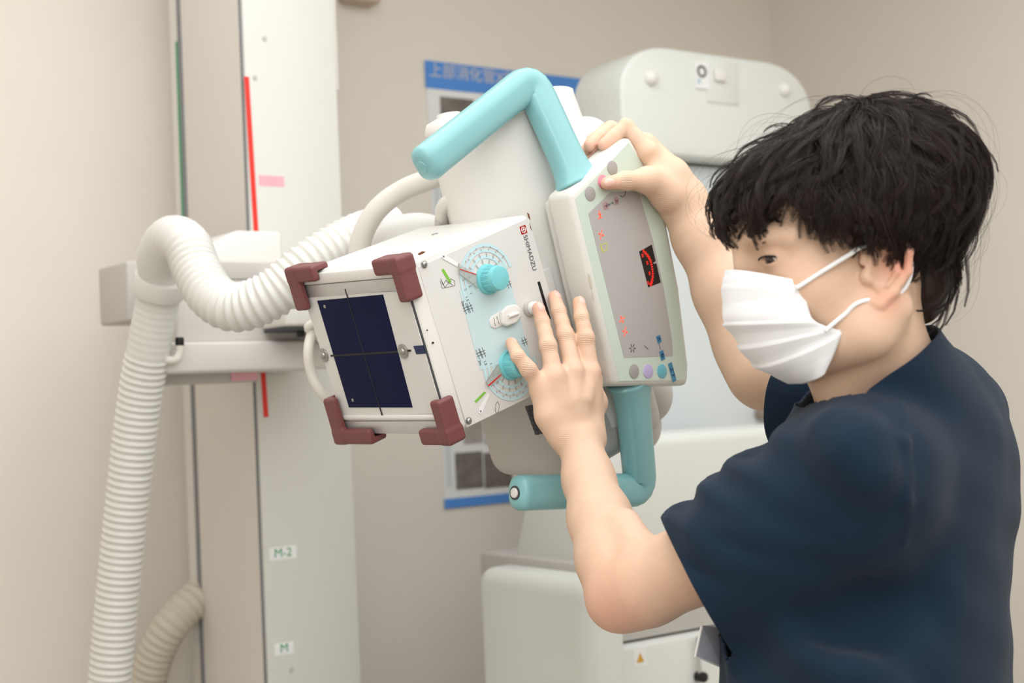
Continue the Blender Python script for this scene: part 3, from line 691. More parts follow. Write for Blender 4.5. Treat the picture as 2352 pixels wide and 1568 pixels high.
# handles
def handle(s):
    vb = -.024 if s < 0 else .252; vt = -.152 if s < 0 else .394; ve = -.092 if s < 0 else .312
    wb, wt, we = (.265,.268,.062)
    ub, ut = (-.020,.017)
    base = np.array(BX(ub,vb-.012*s*0+(.010 if s<0 else -.010),wb)); top = np.array(BX(ut,vt,wt)); end = np.array(BX(ut,ve,we))
    d1 = (top-base)/np.linalg.norm(top-base); d2 = (end-top)/np.linalg.norm(end-top); L1 = np.linalg.norm(top-base); L2 = np.linalg.norm(end-top)
    pts = []; ry = []; rx = []
    for t in (0,.03,.08,.15,.25,.4,.6,.8): pts.append(base+d1*(L1*t)); fl = math.exp(-t*11); ry.append(.0225+.013*fl); rx.append(.0180+.0045*fl)
    ca_, cb_ = top-d1*.026, top+d2*.026
    for i in range(7):
        t = i/6; pts.append((1-t)**2*ca_+2*t*(1-t)*top+t*t*cb_); ry.append(.0222+.001*math.sin(math.pi*t)); rx.append(.0180)
    for t in (.25,.4,.6,.8,.9,.955): pts.append(top+d2*(L2*t)); ry.append(.0218); rx.append(.0180)
    for t,k in ((.975,.93),(.99,.78),(1.0,.55)): pts.append(top+d2*(L2*t)); ry.append(.0218*k); rx.append(.0180*k)
    # in-plane normal as reference so the section does not twist
    mb = MB().tube(pts, rx, 32, ry=ry, up=BX.A[:,0], power=2.7)
    o = mb.link('handle', MT['teal'], cons, label='turquoise moulded handle', sharp=None)
    e = top+d2*(L2*.93); o_ = -BX.A[:,2]*.6-BX.A[:,0]*.9; o_ /= np.linalg.norm(o_)
    e = top+d2*L2; 
    if s > 0:
        MB().cyl(e-d2*.004,e+d2*.0012,.0085,n=28).link('button_recess', MT['shadowgrey'], o); MB().cyl(e-d2*.001,e+d2*.003,.0062,n=28,bev=.0015).link('handle_button', MT['white'], o, label='small white button')
    else:
        MB().cyl(e-d2*.004,e+d2*.0012,.0078,n=28,bev=.001).link('handle_button', MT['teal'], o)
    return o
handle(-1); handle(1)

# ================================================================== tube housing
tube = root('x_ray_tube_housing', BX(.12,.36,.27), 'big white rounded x-ray tube housing behind the turquoise handles and collimator', 'x-ray tube')
f = Field(); vA = BX.A[:,1]
prof = [(-.135,.066),(-.132,.078),(-.122,.083),(-.118,.083),(-.1165,.080),(-.08,.082),(.0,.084),(.12,.086),(.24,.088),(.30,.086),(.33,.076),(.345,.06)]
MB().tube([BX(.105,v,.262) for v,_ in prof],[r for _,r in prof],48,up=BX.A[:,0]).link('tube_body', MT['white'], tube, sharp=50)
MB().box(BX,(.02,.20,.166),(.19,.345,.36),.03,5).link('cooling_box', MT['standgrey'], tube, label='grey lower cooling box')
vt = MB()
for i in range(3):
    for j in range(6):
        hh = BX.hit(1212+i*9+j*4,938+j*11-i*2,2,.165); vt.box(BX,(hh[0]-.0035,hh[1]-.0030,.1645),(hh[0]+.0035,hh[1]+.0030,.167))
vt.link('vent_slots', MT['shadowgrey'], tube)
pc = P(1287,262,1.93)
MB().tube([P(1302,352,1.93),P(1293,300,1.93),P(1290,262,1.93),P(1286,218,1.93),P(1285,206,1.93),P(1285,202,1.93)],[.046,.032,.0265,.0195,.0185,.015],32).link('cable_socket', MT['white'], tube)
MB().sphere(P(1345,318,1.97),(.036,.036,.030),n=28,m=16).link('end_dome', MT['white'], tube)
MB().sphere(P(1492,905,2.0),(.033,.033,.040),n=28,m=16).link('end_dome', MT['standgrey'], tube)
MB().sphere(P(1478,975,2.02),(.026,.026,.036),n=28,m=16).link('end_dome', MT['standgrey'], tube)
MB().tube([P(1030,262,1.90),P(1033,280,1.90),P(1036,310,1.90)],[.016,.019,.019],24).link('rim_lug', MT['white'], tube)
MB().sphere(P(955,560,1.96),(.062,.03,.043),n=32,m=18).link('yoke_cover', MT['white'], tube)
# cables
def cable(pts, r, m, label, cat='cable', n=14, name='cable'):
    return MB().tube(spline(pts,70), r, n).link(name, MT[m], None, label=label, cat=cat, sharp=None)
cable([P(1060,385,1.88),P(1005,405,1.88),P(925,437,1.90),P(868,480,1.91),P(835,535,1.92),P(822,600,1.93),P(825,680,1.95)],.0145,'cable','thick smooth cream cable arching from the tube housing down behind the collimator')
cable([P(1190,500,1.815),P(1155,482,1.81),P(1085,458,1.81),P(1035,459,1.82),P(1015,482,1.84),P(1020,520,1.86)],.0088,'cable','upper white cable of the bundle lying on top of the collimator')
cable([P(1185,512,1.83),P(1150,492,1.83),P(1085,476,1.83),P(1038,478,1.84),P(1014,500,1.85),P(1015,540,1.86)],.0082,'greycable','lower greyish cable of the bundle lying on top of the collimator')
MB().tube([P(1150,476,1.80)+.011*(math.cos(a)*UPV+math.sin(a)*FW) for a in np.linspace(0,2*math.pi,25)],.0018,8,cap=False).sphere(P(1158,470,1.795),.005,n=12,m=8).link('cable_tie', MT['paper'], None, label='small white cable tie around the cable bundle above the collimator', cat='cable tie')
cable([BX(.185,.055,.185),P(735,735,1.92),P(716,765,1.93),P(708,810,1.92),P(716,860,1.92),P(740,905,1.92),P(775,935,1.93),P(820,930,1.94),BX(.13,.19,.185)],.0068,'cable','thin white cable bowing out behind the left edge of the collimator')
cable([P(1212,505,1.80),P(1235,540,1.80),P(1252,580,1.79),P(1258,640,1.80)],.0075,'cable','short white cable in the gap between collimator and console')
MB().box(BX,(.02,.075,DW),(.05,.20,.2215),.003).box(BX,(.05,.03,DW),(.2,.19,.23),.004).link('mounting_block', MT['white'], tube)

# ================================================================== the person
def PU(px, py, u): h = BX.hit(px,py,0,u); return BX(*h)
yaw, pit = math.radians(10), math.radians(14)
Fc_ = np.array([-math.cos(yaw)*math.cos(pit),-math.sin(pit),-math.sin(yaw)*math.cos(pit)])
Lc_ = np.array([math.sin(yaw),0,-math.cos(yaw)]); Uc_ = np.cross(Fc_,Lc_); Uc_ = Uc_ if Uc_[1] > 0 else -Uc_
HA = CB@np.stack([Fc_,Lc_,Uc_],1); HD = Frame(P(1932,620,1.40), HA)
def hp_(px, py, y): return HD(*HD.hit(px,py,1,y))
man = root('person', (P(2010,1568,1.46)[0],P(2010,1568,1.46)[1],0), 'man with tousled black hair in navy scrubs and white face mask gripping the console', 'person')

Lsh, Lel, Lwr = P(1975,1115,1.35), P(1428,1362,1.53), PU(1331,1010,-.062)
Rsh, Rel, Rwr = P(2205,950,1.62), P(1752,850,1.76), PU(1566,462,-.062)
B_ = Field()
H = lambda x,y,z: HD(x,y,z)
B_.ell(H(-.030,0,.058),(.100,.076,.082),HA,.02)
B_.ell(H(.028,0,.060),(.066,.066,.056),HA,.03)
B_.ell(H(.028,0,-.010),(.062,.063,.080),HA,.03)
for s in (1,-1):
    B_.chain([H(-.012,.058*s,-.028),H(.010,.054*s,-.060),H(.060,.014*s,-.072)],[.017,.017,.016],.035)
    B_.ell(H(.050,.040*s,-.004),(.030,.026,.028),HA,.03)
    B_.chain([H(.090,.008*s,.050),H(.086,.036*s,.055),H(.064,.058*s,.046)],[.008,.008,.008],.016)
B_.ell(H(.068,0,-.070),(.018,.018,.015),HA,.02)
B_.chain([H(.092,0,.046),H(.095,0,.030),H(.104,0,.004),H(.108,0,-.014)],[.006,.0065,.0080,.0105],.014)
for s in (1,-1): B_.ell(H(.102,.012*s,-.016),(.011,.008,.008),HA,.008)
B_.ell(H(.096,0,-.045),(.012,.024,.010),HA,.012)
for s in (1,-1):
    B_.ell(H(.103,.034*s,.033),(.0125,.017,.010),HA,.014,'-')
    B_.ell(H(.0725,.034*s,.030),(.0150,.0160,.0135),HA,.006)
    Ae = HA@np.array([[math.cos(.35*s),-math.sin(.35*s),0],[math.sin(.35*s),math.cos(.35*s),0],[0,0,1]])
    B_.ell(H(.0860,.0365*s,.0282),(.0065,.0130,.0034),Ae,.0012,'-')
# ears
for s in (1,-1):
    e = lambda x,y,z: H(x,y*s,z)
    B_.ell(e(-.010,.076,-.003),(.018,.0035,.027),HA,.006)
    B_.chain([e(.009,.074,.006),e(.004,.077,.021),e(-.010,.082,.029),e(-.026,.086,.023),e(-.032,.087,.006),e(-.028,.084,-.012),e(-.012,.079,-.028),e(.003,.075,-.036),e(.010,.072,-.030)],[.003,.0037,.004,.0042,.0042,.004,.0045,.0062,.004],.003)
    B_.chain([e(-.010,.081,.016),e(-.020,.084,.006),e(-.018,.082,-.010),e(-.008,.079,-.020)],[.003,.0034,.0034,.003],.003)
    B_.ell(e(.008,.074,-.008),(.006,.005,.007),HA,.005)
    B_.ell(e(-.004,.082,-.006),(.0095,.007,.0115),HA,.003,'-')
# neck
nb_ = P(2062,950,1.475); 
B_.chain([H(-.030,0,-.015),P(1985,770,1.41),P(2008,838,1.43),P(2040,900,1.455),nb_],[.054,.050,.0545,.058,.058],.02)
B_.chain([H(-.022,.060,-.045),P(1978,838,1.385),P(1915,935,1.40)],[.011,.012,.011],.018)
B_.chain([H(.005,0,-.050),P(1950,850,1.42),P(1975,930,1.44)],[.032,.034,.034],.02)
# torso core under the shirt
SHA = (Rsh-Lsh)/np.linalg.norm(Rsh-Lsh); FA = np.cross(SHA,Z3); FA /= np.linalg.norm(FA)
if FA@RT > 0: FA = -FA
ch = P(2055,1180,1.475); pv = P(1995,1600,1.47); pv[2] = .95
B_.chain([Lsh+(0,0,-.01),P(2055,1010,1.475),Rsh+(0,0,-.03)],[.046,.050,.036],.02)
B_.squash(ch,pv,.140,.130,FA,.62,.03)
# left arm
B_.chain([Lsh,P(1700,1250,1.44),Lel+(P(1480,1345,1.51)-Lel)*.6],[.050,.0465,.0405],.02)
B_.cone(P(1480,1345,1.51),Lel,.0405,.0340,.02)
B_.ell(P(1412,1388,1.53),(.024,.024,.024),None,.02)
B_.chain([Lel,P(1405,1285,1.56),P(1378,1190,1.60),P(1352,1100,1.645),Lwr],[.0350,.0375,.0345,.0285,.0245],.015)
B_.chain([P(1490,1300,1.505),P(1436,1205,1.555)],[.022,.018],.015)
wn = -BX.A[:,0]
wl_, wr_ = PU(1312,1006,-.058), PU(1352,1008,-.060)
B_.chain([wl_,wr_],[.0215,.0215],.012)
LF = {'pinky':[(1240,886,-.040,.0108),(1213,848,-.038,.0090),(1189,817,-.033,.0083),(1174,788,-.013,.0070)],
 'ring':[(1273,864,-.050,.0112),(1258,794,-.038,.0102),(1245,738,-.024,.0088),(1236,708,-.020,.0076)],
 'middle':[(1316,853,-.054,.0115),(1298,770,-.036,.0104),(1283,715,-.022,.0090),(1273,682,-.011,.0078)],
 'index':[(1355,856,-.058,.0112),(1345,776,-.052,.0102),(1335,728,-.045,.0090),(1329,695,-.037,.0078)]}
KN = []; NAILS = []
def finger(js, root_pt, rr, k=.004, kb=.010):
    pts = [PU(a,b,c) for a,b,c,_ in js]; r = [q[3] for q in js]
    B_.cone(pts[0],root_pt,r[0]*1.12,rr,kb)
    B_.cone(pts[0],pts[1],r[0],r[1]*.95,k+.002)
    mid = (pts[1]+pts[2])/2
    B_.cone(pts[1],mid,r[1],r[2]*.99,.003); B_.cone(mid,pts[2],r[2]*.99,r[2],.003); B_.cone(pts[2],pts[3],r[2],r[3],.003)
    return pts, r
palm = {'pinky':(PU(1287,985,-.053),.0150),'ring':(PU(1306,985,-.056),.0160),'middle':(PU(1334,985,-.060),.0165),'index':(PU(1355,975,-.058),.0160)}
for k_,js in LF.items():
    pts,r = finger(js,*palm[k_]); KN.append((pts[1],.008,.35)); KN.append((pts[0],.011,.3)); KN.append((pts[3],.010,.6)); NAILS.append((pts,r,wn))
B_.chain([PU(1247,905,-.040),PU(1260,955,-.046),PU(1287,995,-.053)],[.0115,.0140,.0160],.012)
B_.chain([PU(1266,890,-.040),PU(1300,940,-.048),PU(1340,900,-.045)],[.014,.017,.014],.02)
B_.chain([PU(1345,985,-.055),PU(1366,925,-.048),PU(1360,872,-.028),PU(1352,835,-.014)],[.0160,.0135,.0105,.0085],.010)
# right arm and hand
B_.chain([Rsh,P(1980,905,1.69),Rel],[.050,.046,.040],.02)
B_.chain([Rel,P(1722,780,1.785),P(1672,670,1.80),P(1610,545,1.815),Rwr],[.0385,.0410,.0385,.0310,.0255],.03)
B_.ell(P(1765,880,1.765),(.03,.03,.03),None,.02)
RI = [(1488,350,-.050,.0125),(1437,291,-.030,.0105),(1408,315,-.024,.0092),(1386,333,-.020,.0080)]
RM = [(1484,332,-.028,.0125),(1402,296,-.004,.0103),(1374,315,-.002,.0090),(1354,334,-.004,.0078)]
RR = [(1478,334,-.006,.0120),(1392,300,.018,.0100),(1362,322,.018,.0088),(1346,345,.014,.0076)]
RP = [(1476,348,.014,.0110),(1400,320,.034,.0090),(1374,340,.034,.0080),(1360,362,.030,.0070)]
rp_ = {0:PU(1538,408,-.058),1:PU(1545,402,-.046),2:PU(1542,412,-.036),3:PU(1540,428,-.030)}
for i,js in enumerate((RI,RM,RR,RP)):
    pts,r = finger(js,rp_[i],.019); KN.append((pts[3],.011,.6)); KN.append((pts[1],.009,.3))
B_.chain([rp_[0],Rwr],[.022,.0265],.02)
tp = [PU(1393,421,UC-.0100),PU(1436,415,UC-.016),PU(1487,414,UC-.021),PU(1535,446,UC-.020)]
B_.chain(tp,[.0078,.0112,.0135,.0200],.006); B_.cone(tp[3],Rwr,.020,.0250,.02)
B_.cone(tp[2],rp_[0],.0115,.017,.018)
KN += [(tp[0],.012,.6)]
NAILS.append(([tp[3],tp[2],tp[1],tp[0]],[.02,.0135,.0112,.0078],wn*.9+RT*.0))
# tendons, knuckle bumps
for k_ in ('ring','middle','index'):
    j = LF[k_]; B_.chain([PU(j[0][0],j[0][1]+4,j[0][2]-.0035),PU(j[0][0]*.6+1335*.4,j[0][1]+60,j[0][2]-.012)],[.0050,.0035],.012)
for k_,js in LF.items(): a = js[1]; B_.ell(PU(a[0],a[1],a[2]-.0015),(.0075,.0075,.0075),None,.008)
all_pts = np.array([Lwr,Lel,Lsh,Rsh,Rel,Rwr,H(-.15,0,.15),H(.13,0,.15),H(0,.1,-.1),H(0,-.1,.1),H(.12,0,-.1),pv]+[PU(1170,770,-.02),PU(1340,300,.05),PU(1270,660,0)])
lo_, hi_ = all_pts.min(0)-.12, all_pts.max(0)+.12; lo_[2] = .93
V, Fq = B_.mesh(lo_,hi_,.0014)
V = taubin(V,Fq,1)
skin = mat('skin', (227,192,165), .50, var=.06, scale=60, bump=.16, bscale=900, spec=.35, sss=.04)
nt = skin.node_tree; b = nt.nodes['Principled BSDF']; at = nt.nodes.new('ShaderNodeAttribute'); at.attribute_name = 'blush'
mx = nt.nodes.new('ShaderNodeMix'); mx.data_type = 'RGBA'; mx.inputs['B'].default_value = rgb(232,152,132)
nt.links.new(nt.nodes[skin['mix']].outputs['Result'], mx.inputs['A']); nt.links.new(at.outputs['Fac'], mx.inputs['Factor']); nt.links.new(mx.outputs['Result'], b.inputs['Base Color'])
body = link('body', V, Fq, skin, man, sharp=None)
wv = nt.nodes.new('ShaderNodeTexWave'); wv.bands_direction = 'Z'; wv.inputs['Scale'].default_value = 150; wv.inputs['Distortion'].default_value = 5; wv.inputs['Detail'].default_value = 2; wv.inputs['Detail Scale'].default_value = .8
tcc = nt.nodes.new('ShaderNodeTexCoord'); nt.links.new(tcc.outputs['Object'], wv.inputs['Vector'])
ak = nt.nodes.new('ShaderNodeAttribute'); ak.attribute_name = 'crease'; ml = nt.nodes.new('ShaderNodeMath'); ml.operation = 'MULTIPLY'
nt.links.new(wv.outputs['Fac'], ml.inputs[0]); nt.links.new(ak.outputs['Fac'], ml.inputs[1])
b2 = nt.nodes.new('ShaderNodeBump'); b2.inputs['Strength'].default_value = .55; b2.inputs['Distance'].default_value = .0012
nt.links.new(ml.outputs[0], b2.inputs['Height']); b1 = [n for n in nt.nodes if n.type == 'BUMP' and n != b2][0]
nt.links.new(b1.outputs['Normal'], b2.inputs['Normal']); nt.links.new(b2.outputs['Normal'], b.inputs['Normal'])
cr = np.zeros(len(V))
for k_,js in LF.items():
    for q,rr_,a_ in ((PU(js[1][0],js[1][1],js[1][2]-.008),.0050,1.0),(PU(js[2][0],js[2][1],js[2][2]-.007),.0030,.8)): cr = np.maximum(cr, a_*np.exp(-((V-q)**2).sum(1)/(2*rr_**2)))
for q,rr_,a_ in ((PU(1437,415,UC-.024),.005,1),(PU(1288,1006,-.075),.010,.4),(PU(1525,472,UC-.03),.010,.4)): cr = np.maximum(cr, a_*np.exp(-((V-q)**2).sum(1)/(2*rr_**2)))
ca_t = body.data.attributes.new('crease','FLOAT','POINT'); ca_t.data.foreach_set('value', cr.astype(np.float32))
KN += [(H(-.024,.085,.0),.022,.75),(H(-.004,.076,-.034),.014,.6),(P(1412,1400,1.50),.045,.40),(P(1560,1390,1.44),.03,.2),(H(.06,.05,.005),.022,.15),(H(.075,.045,.045),.015,.12)]
bl = np.zeros(len(V))
for c,r,a in KN: bl = np.maximum(bl, a*np.exp(-((V-c)**2).sum(1)/(2*(r*.75)**2)))
ba = body.data.attributes.new('blush','FLOAT','POINT'); ba.data.foreach_set('value', bl.astype(np.float32))
# nails
nm_ = mat('fingernail', (236,190,174), .22, coat=.3)
for pts,r,n in NAILS:
    d = pts[3]-pts[2]; d /= np.linalg.norm(d); n2 = n-d*(n@d); n2 /= np.linalg.norm(n2); s2 = np.cross(d,n2)
    c = pts[3]-d*r[3]*.05+n2*r[3]*.64
    d2 = d*.97-n2*.22; d2 /= np.linalg.norm(d2); n3 = np.cross(s2,d2); n3 = n3 if n3@n2 > 0 else -n3
    MB().sphere(c,(r[3]*.72,r[3]*1.02,r[3]*.44),ax=np.stack([s2,d2,n3],1),n=24,m=14).link('fingernail', nm_, man)
# eyes
for s in (1,-1):
    g = MB().sphere(H(.0730,.034*s,.0295),(.0125,)*3,ax=HA,n=28,m=18).link('eyeball', mat('eye_white',(232,226,222),.15,coat=.5), man)
    gz = np.array([.93,.22,-.30]); gz /= np.linalg.norm(gz)
    c = HD.O+HA@(np.array([.0730,.034*s,.0295])+gz*.0100); gw = HA@gz
    s1 = np.cross(gw,HA[:,2]); s1 /= np.linalg.norm(s1); s2 = np.cross(s1,gw)
    MB().sphere(c,(.0072,.0072,.0032),ax=np.stack([s1,s2,gw],1),n=24,m=10).link('iris', mat('dark_iris',(44,26,18),.12,coat=.8), g)

for s in (1,-1):
    Ae = np.array([[math.cos(.35*s),-math.sin(.35*s),0],[math.sin(.35*s),math.cos(.35*s),0],[0,0,1]]); L_ = []
    for a in np.linspace(-.95,.95,15):
        q = np.array([.0060*math.cos(a*1.1)+.0012, .0128*math.sin(a*1.35)*1.02, .0034*math.cos(a*1.45)+.0004]); L_.append(H(*(np.array([.0815,.0365*s,.0284])+Ae@q)))
    MB().tube(L_,[.0006]+[.0010]*13+[.0006],8).link('eyelashes', MT['black'], man)
# ---------------- hair
HF = Field()
HF.ell((-.046,0,.066),(.115,.097,.093),None,.03); HF.ell((.030,0,.072),(.079,.086,.066),None,.03)
HF.ell((-.070,0,-.014),(.043,.060,.068),None,.02)
for s in (1,-1): HF.ell((-.02,.022*s,.045),(.085,.074,.058),None,.03)
c0 = np.array([-.03,0,.045]); pole = np.array([-.20,.12,1.0]); pole /= np.linalg.norm(pole)
e1 = np.array([1.0,0,0])-pole*pole[0]; e1 /= np.linalg.norm(e1); e2 = np.cross(pole,e1)
def srad(D):
    a = np.full(len(D),.03); b_ = np.full(len(D),.24)
    for _ in range(13):
        m = (a+b_)/2; d = HF.ev(c0+D*m[:,None]); a = np.where(d<0,m,a); b_ = np.where(d<0,b_,m)
    return (a+b_)/2
ZT = np.array([0,8,14,22,28,34,42,52,62,75,88,100,110,122,135,150,180.]); ZV = np.array([.060,.066,.086,.052,.058,.078,.058,.042,.028,.014,.005,.003,-.030,-.058,-.074,-.080,-.080])
def zend(X):
    th = np.degrees(np.arctan2(np.abs(X[:,1]), X[:,0]+.02)); return np.interp(th,ZT,ZV)
def ddir(psi, al): return (np.cos(al)[:,None]*pole+np.sin(al)[:,None]*(np.cos(psi)[:,None]*e1+np.sin(psi)[:,None]*e2))
def strands(nc, per, layer, NP=11, fly=False, lmin=.45, lmax=1.15):
    out = []; rad = []
    psi = rng.uniform(-math.pi,math.pi,nc); al0 = np.arccos(1-rng.uniform(0,1,nc)**.9*1.25)*.98-.22
    ln = rng.uniform(lmin,lmax,nc); t = np.linspace(0,1,NP)
    w1 = rng.uniform(.02,.10,nc); p1 = rng.uniform(0,6.28,nc); fr = rng.uniform(.5,1.1,nc); drift = rng.uniform(-.38,.38,nc)
    zj = rng.normal(0,.0065,nc)
    A = al0[:,None]+ln[:,None]*t; PS = psi[:,None]+drift[:,None]*t/np.maximum(np.sin(A),.35)+w1[:,None]*np.sin(fr[:,None]*6.28*t+p1[:,None])*t/np.maximum(np.sin(A),.4)
    D = ddir(PS.ravel(),A.ravel()); R = srad(D); X = (c0+D*R[:,None]).reshape(nc,NP,3)
    ze = zend(X.reshape(-1,3)).reshape(nc,NP)+zj[:,None]
    keep = (X[:,0,2] > ze[:,0]+.004)
    below = X[:,:,2] < ze; cut = np.where(below.any(1), below.argmax(1), NP-1)/(NP-1)
    sc_ = np.maximum(cut,.12)
    A = al0[:,None]+ln[:,None]*t*sc_[:,None]; tt = t*sc_[:,None]
    PS = psi[:,None]+drift[:,None]*tt/np.maximum(np.sin(A),.35)+w1[:,None]*np.sin(fr[:,None]*6.28*tt+p1[:,None])*tt/np.maximum(np.sin(A),.4)
    D = ddir(PS.ravel(),A.ravel()); R = srad(D).reshape(nc,NP); D = D.reshape(nc,NP,3)
    rw = rng.uniform(-.006,.010,nc)[:,None]*np.sin(fr[:,None]*5*t+p1[:,None])
    off = layer-.010*(1-t)**2+rw+ (rng.uniform(-.002,.004,nc))[:,None]*t
    if fly: off = off+rng.uniform(.004,.026,nc)[:,None]*np.sin(math.pi*np.minimum(t*1.05,1))**.8
    C = c0+D*(R+off)[:,:,None]
    C = C[keep]; Dk = D[keep]; n = len(C)
    T = np.gradient(C,axis=1); T /= np.linalg.norm(T,axis=2)[:,:,None]+1e-9; S = np.cross(T,Dk); S /= np.linalg.norm(S,axis=2)[:,:,None]+1e-9
    for j in range(per):
        a = rng.uniform(-1,1,n)*(.0070 if not fly else .001); b_ = rng.uniform(-1,1,n)*.0028; sp = (1-.72*t**1.3)
        wv = rng.uniform(0,6.28,n); am = rng.uniform(.0002,.0010,n)
        X = C+S*(a[:,None]*sp)[:,:,None]+Dk*(b_[:,None]*sp)[:,:,None]+S*(am[:,None]*np.sin(t*9+wv[:,None]))[:,:,None]
        out.append(X); rad.append(rng.uniform(.00013,.00027,n) if not fly else rng.uniform(.00007,.00014,n))
    return np.concatenate(out), np.concatenate(rad)
s1,r1 = strands(760,26,.0,11); s2_,r2 = strands(300,18,.0035,11,lmin=.3,lmax=.8); s3,r3 = strands(300,1,.004,14,fly=True,lmin=.5,lmax=1.3)
def tubes(X, R, taper=.35):
    n,m,_ = X.shape; T = np.gradient(X,axis=1); T /= np.linalg.norm(T,axis=2)[:,:,None]+1e-9
    a = np.cross(T,np.array([.3,.8,.5])); a /= np.linalg.norm(a,axis=2)[:,:,None]+1e-9; b_ = np.cross(T,a)
    tp_ = 1-(1-taper)*np.linspace(0,1,m)**2; V = []
    for k in range(3): V.append(X+(a*math.cos(k*2.094)+b_*math.sin(k*2.094))*(R[:,None]*tp_)[:,:,None])
    V = np.stack(V,2).reshape(-1,3)
    I = np.arange(n)[:,None,None]*m*3+np.arange(m-1)[None,:,None]*3; k = np.arange(3)[None,None,:]; k2 = (k+1)%3
    Fq = np.stack([I+k,I+k2,I+3+k2,I+3+k],-1).reshape(-1,4); return V, Fq
VV = []; FF = []; n0 = 0
for S_,R_ in ((s1,r1),(s2_,r2)):
    v,fq = tubes(S_,R_); VV.append(v); FF.append(fq+n0); n0 += len(v)
v,fq = tubes(s3,r3); VV.append(v); FF.append(fq+n0); n0 += len(v)
cap = Field(); cap.fn(lambda X: np.maximum(HF.ev(X)+.009, zend(X)+.008-X[:,2]))
v,fq = cap.mesh((-.18,-.13,-.13),(.14,.13,.19),.003); VV.append(v); FF.append(fq+n0); n0 += len(v)
# eyebrows
EB = {1:[],-1:[]}
for s in (1,-1):
    eb = EB[s]
    for i in range(150):
        q = rng.uniform(0,1); p = np.array([.100-.030*q**1.6, s*(.010+.042*q), .054+.010*math.sin(q*2.4)+rng.uniform(-.0035,.0035)*(1-.5*q)])
        d = np.array([-.15,s*.9,.35*(1-1.4*q)]); eb.append(np.stack([p+d*.0085*t_+np.array([.0015,0,0])*math.sin(3*t_) for t_ in np.linspace(0,1,5)]))
def snap(X):
    sh = X.shape; Q = X.reshape(-1,3); W_ = HD.O+Q@HA.T
    for _ in range(6):
        d = B_.ev(W_); e = 1e-3; n = np.stack([B_.ev(W_+e*np.eye(3)[k])-d for k in range(3)],1)/e; n /= np.linalg.norm(n,axis=1)[:,None]+1e-9
        W_ = W_-n*(d-.0009)[:,None]*.9
    return W_.reshape(sh)
hairm = mat('black_hair', (40,26,20), .42, var=.6, scale=40, spec=.4)
MTB = mat('brow_hair', (52,40,34), .5)
for s in (1,-1):
    ebw = snap(np.array(EB[s])); v,fq = tubes(ebw,np.full(len(ebw),.00024)); link('eyebrow', v, fq, MTB, man, sharp=None)
Vh = np.concatenate(VV); Vh = HD.O+Vh@HA.T
link('hair', Vh, np.concatenate(FF), hairm, man, sharp=None)

# ---------------- mask
rows = [((.1125,0,.027),(.067,.0600,.003)),((.1190,0,.012),(.0675,.0615,-.006)),((.1230,0,-.006),(.0670,.0625,-.018)),((.1255,0,-.020),(.0655,.0630,-.034)),
        ((.1205,0,-.034),(.056,.0635,-.043)),((.1150,0,-.052),(.046,.0635,-.049)),((.1060,0,-.070),(.041,.0635,-.054)),((.0930,0,-.083),(.051,.0585,-.072)),((.0760,0,-.096),(.062,.0510,-.0890))]
rc_ = np.array([r[0] for r in rows]); rs_ = np.array([r[1] for r in rows]); NT, NS = 72, 49
Ct = spline(rc_,NT); St = spline(rs_,NT); tt = np.linspace(0,1,NT)
def saw(t, l): d = t-l; return np.where((d>0)&(d<.11), 1-d/.11, 0)
G = []
for i in range(NT):
    for j in range(NS):
        a = (j/(NS-1)-.5)*math.pi; ca2 = max(math.cos(a),0)
        p_ = 1.15-.25*max(0,1-tt[i]*4) if tt[i] < .25 else 1.0
        sharpn = ca2**(p_) 
        x = St[i,0]+(Ct[i,0]-St[i,0])*sharpn; y = St[i,1]*math.sin(a)*(1-.10*max(0,1-tt[i]*3)*ca2); z = St[i,2]+(Ct[i,2]-St[i,2])*ca2
        q = np.array([x,y,z]); nrm = np.array([ca2+.25,math.sin(a)*.9,-.1]); nrm /= np.linalg.norm(nrm)
        e_ = .35+.65*ca2**.5
        ph = tt[i]+.05*(1-ca2)*(tt[i]-.45)
        pl = .0032*float(saw(ph,.40))+.0034*float(saw(ph,.60))+.0028*float(saw(ph,.76))+.0008*float(saw(ph,.055))+.0008*float(saw(ph,.12))
        wr = .0008*math.sin(9*a+22*tt[i])*ca2*tt[i]
        G.append(HD(*(q+nrm*(pl*e_+wr))))
Fm = [[i*NS+j,i*NS+j+1,(i+1)*NS+j+1,(i+1)*NS+j] for i in range(NT-1) for j in range(NS-1)]
mm = mat('mask_fabric', (246,246,248), .75, var=.008, bump=.08, bscale=1600, sss=0)
mk = link('face_mask', G, Fm, mm, man, sharp=None)
so = mk.modifiers.new('thick','SOLIDIFY'); so.thickness = .0012; so.offset = 0
st_ = MB()
for s in (1,):
    up_ = spline([hp_(1828,660,.0655),hp_(1838,656,.0665),hp_(1900,616,.075),hp_(1950,585,.081),hp_(1982,566,.086),H(-.030,.078,.020),H(-.036,.078,-.006),H(-.020,.076,-.030),hp_(1976,693,.073),hp_(1940,722,.068),hp_(1908,748,.066),hp_(1895,760,.066)],80)
    st_.tube(up_,[.0022]*80,10)
st_.link('ear_loop', mm, mk)
mir = [HD.loc(p) for p in up_]; MB().tube([HD(q[0],-q[1],q[2]) for q in mir],.0022,10).link('ear_loop', mm, mk)
bnd = MB()
for i in range(0,24): bnd.tube([G[i*NS+NS-2]*.5+G[i*NS+NS-3]*.5, G[(i+1)*NS+NS-2]*.5+G[(i+1)*NS+NS-3]*.5],.0004,6)
bnd.link('mask_seam', mm, mk)

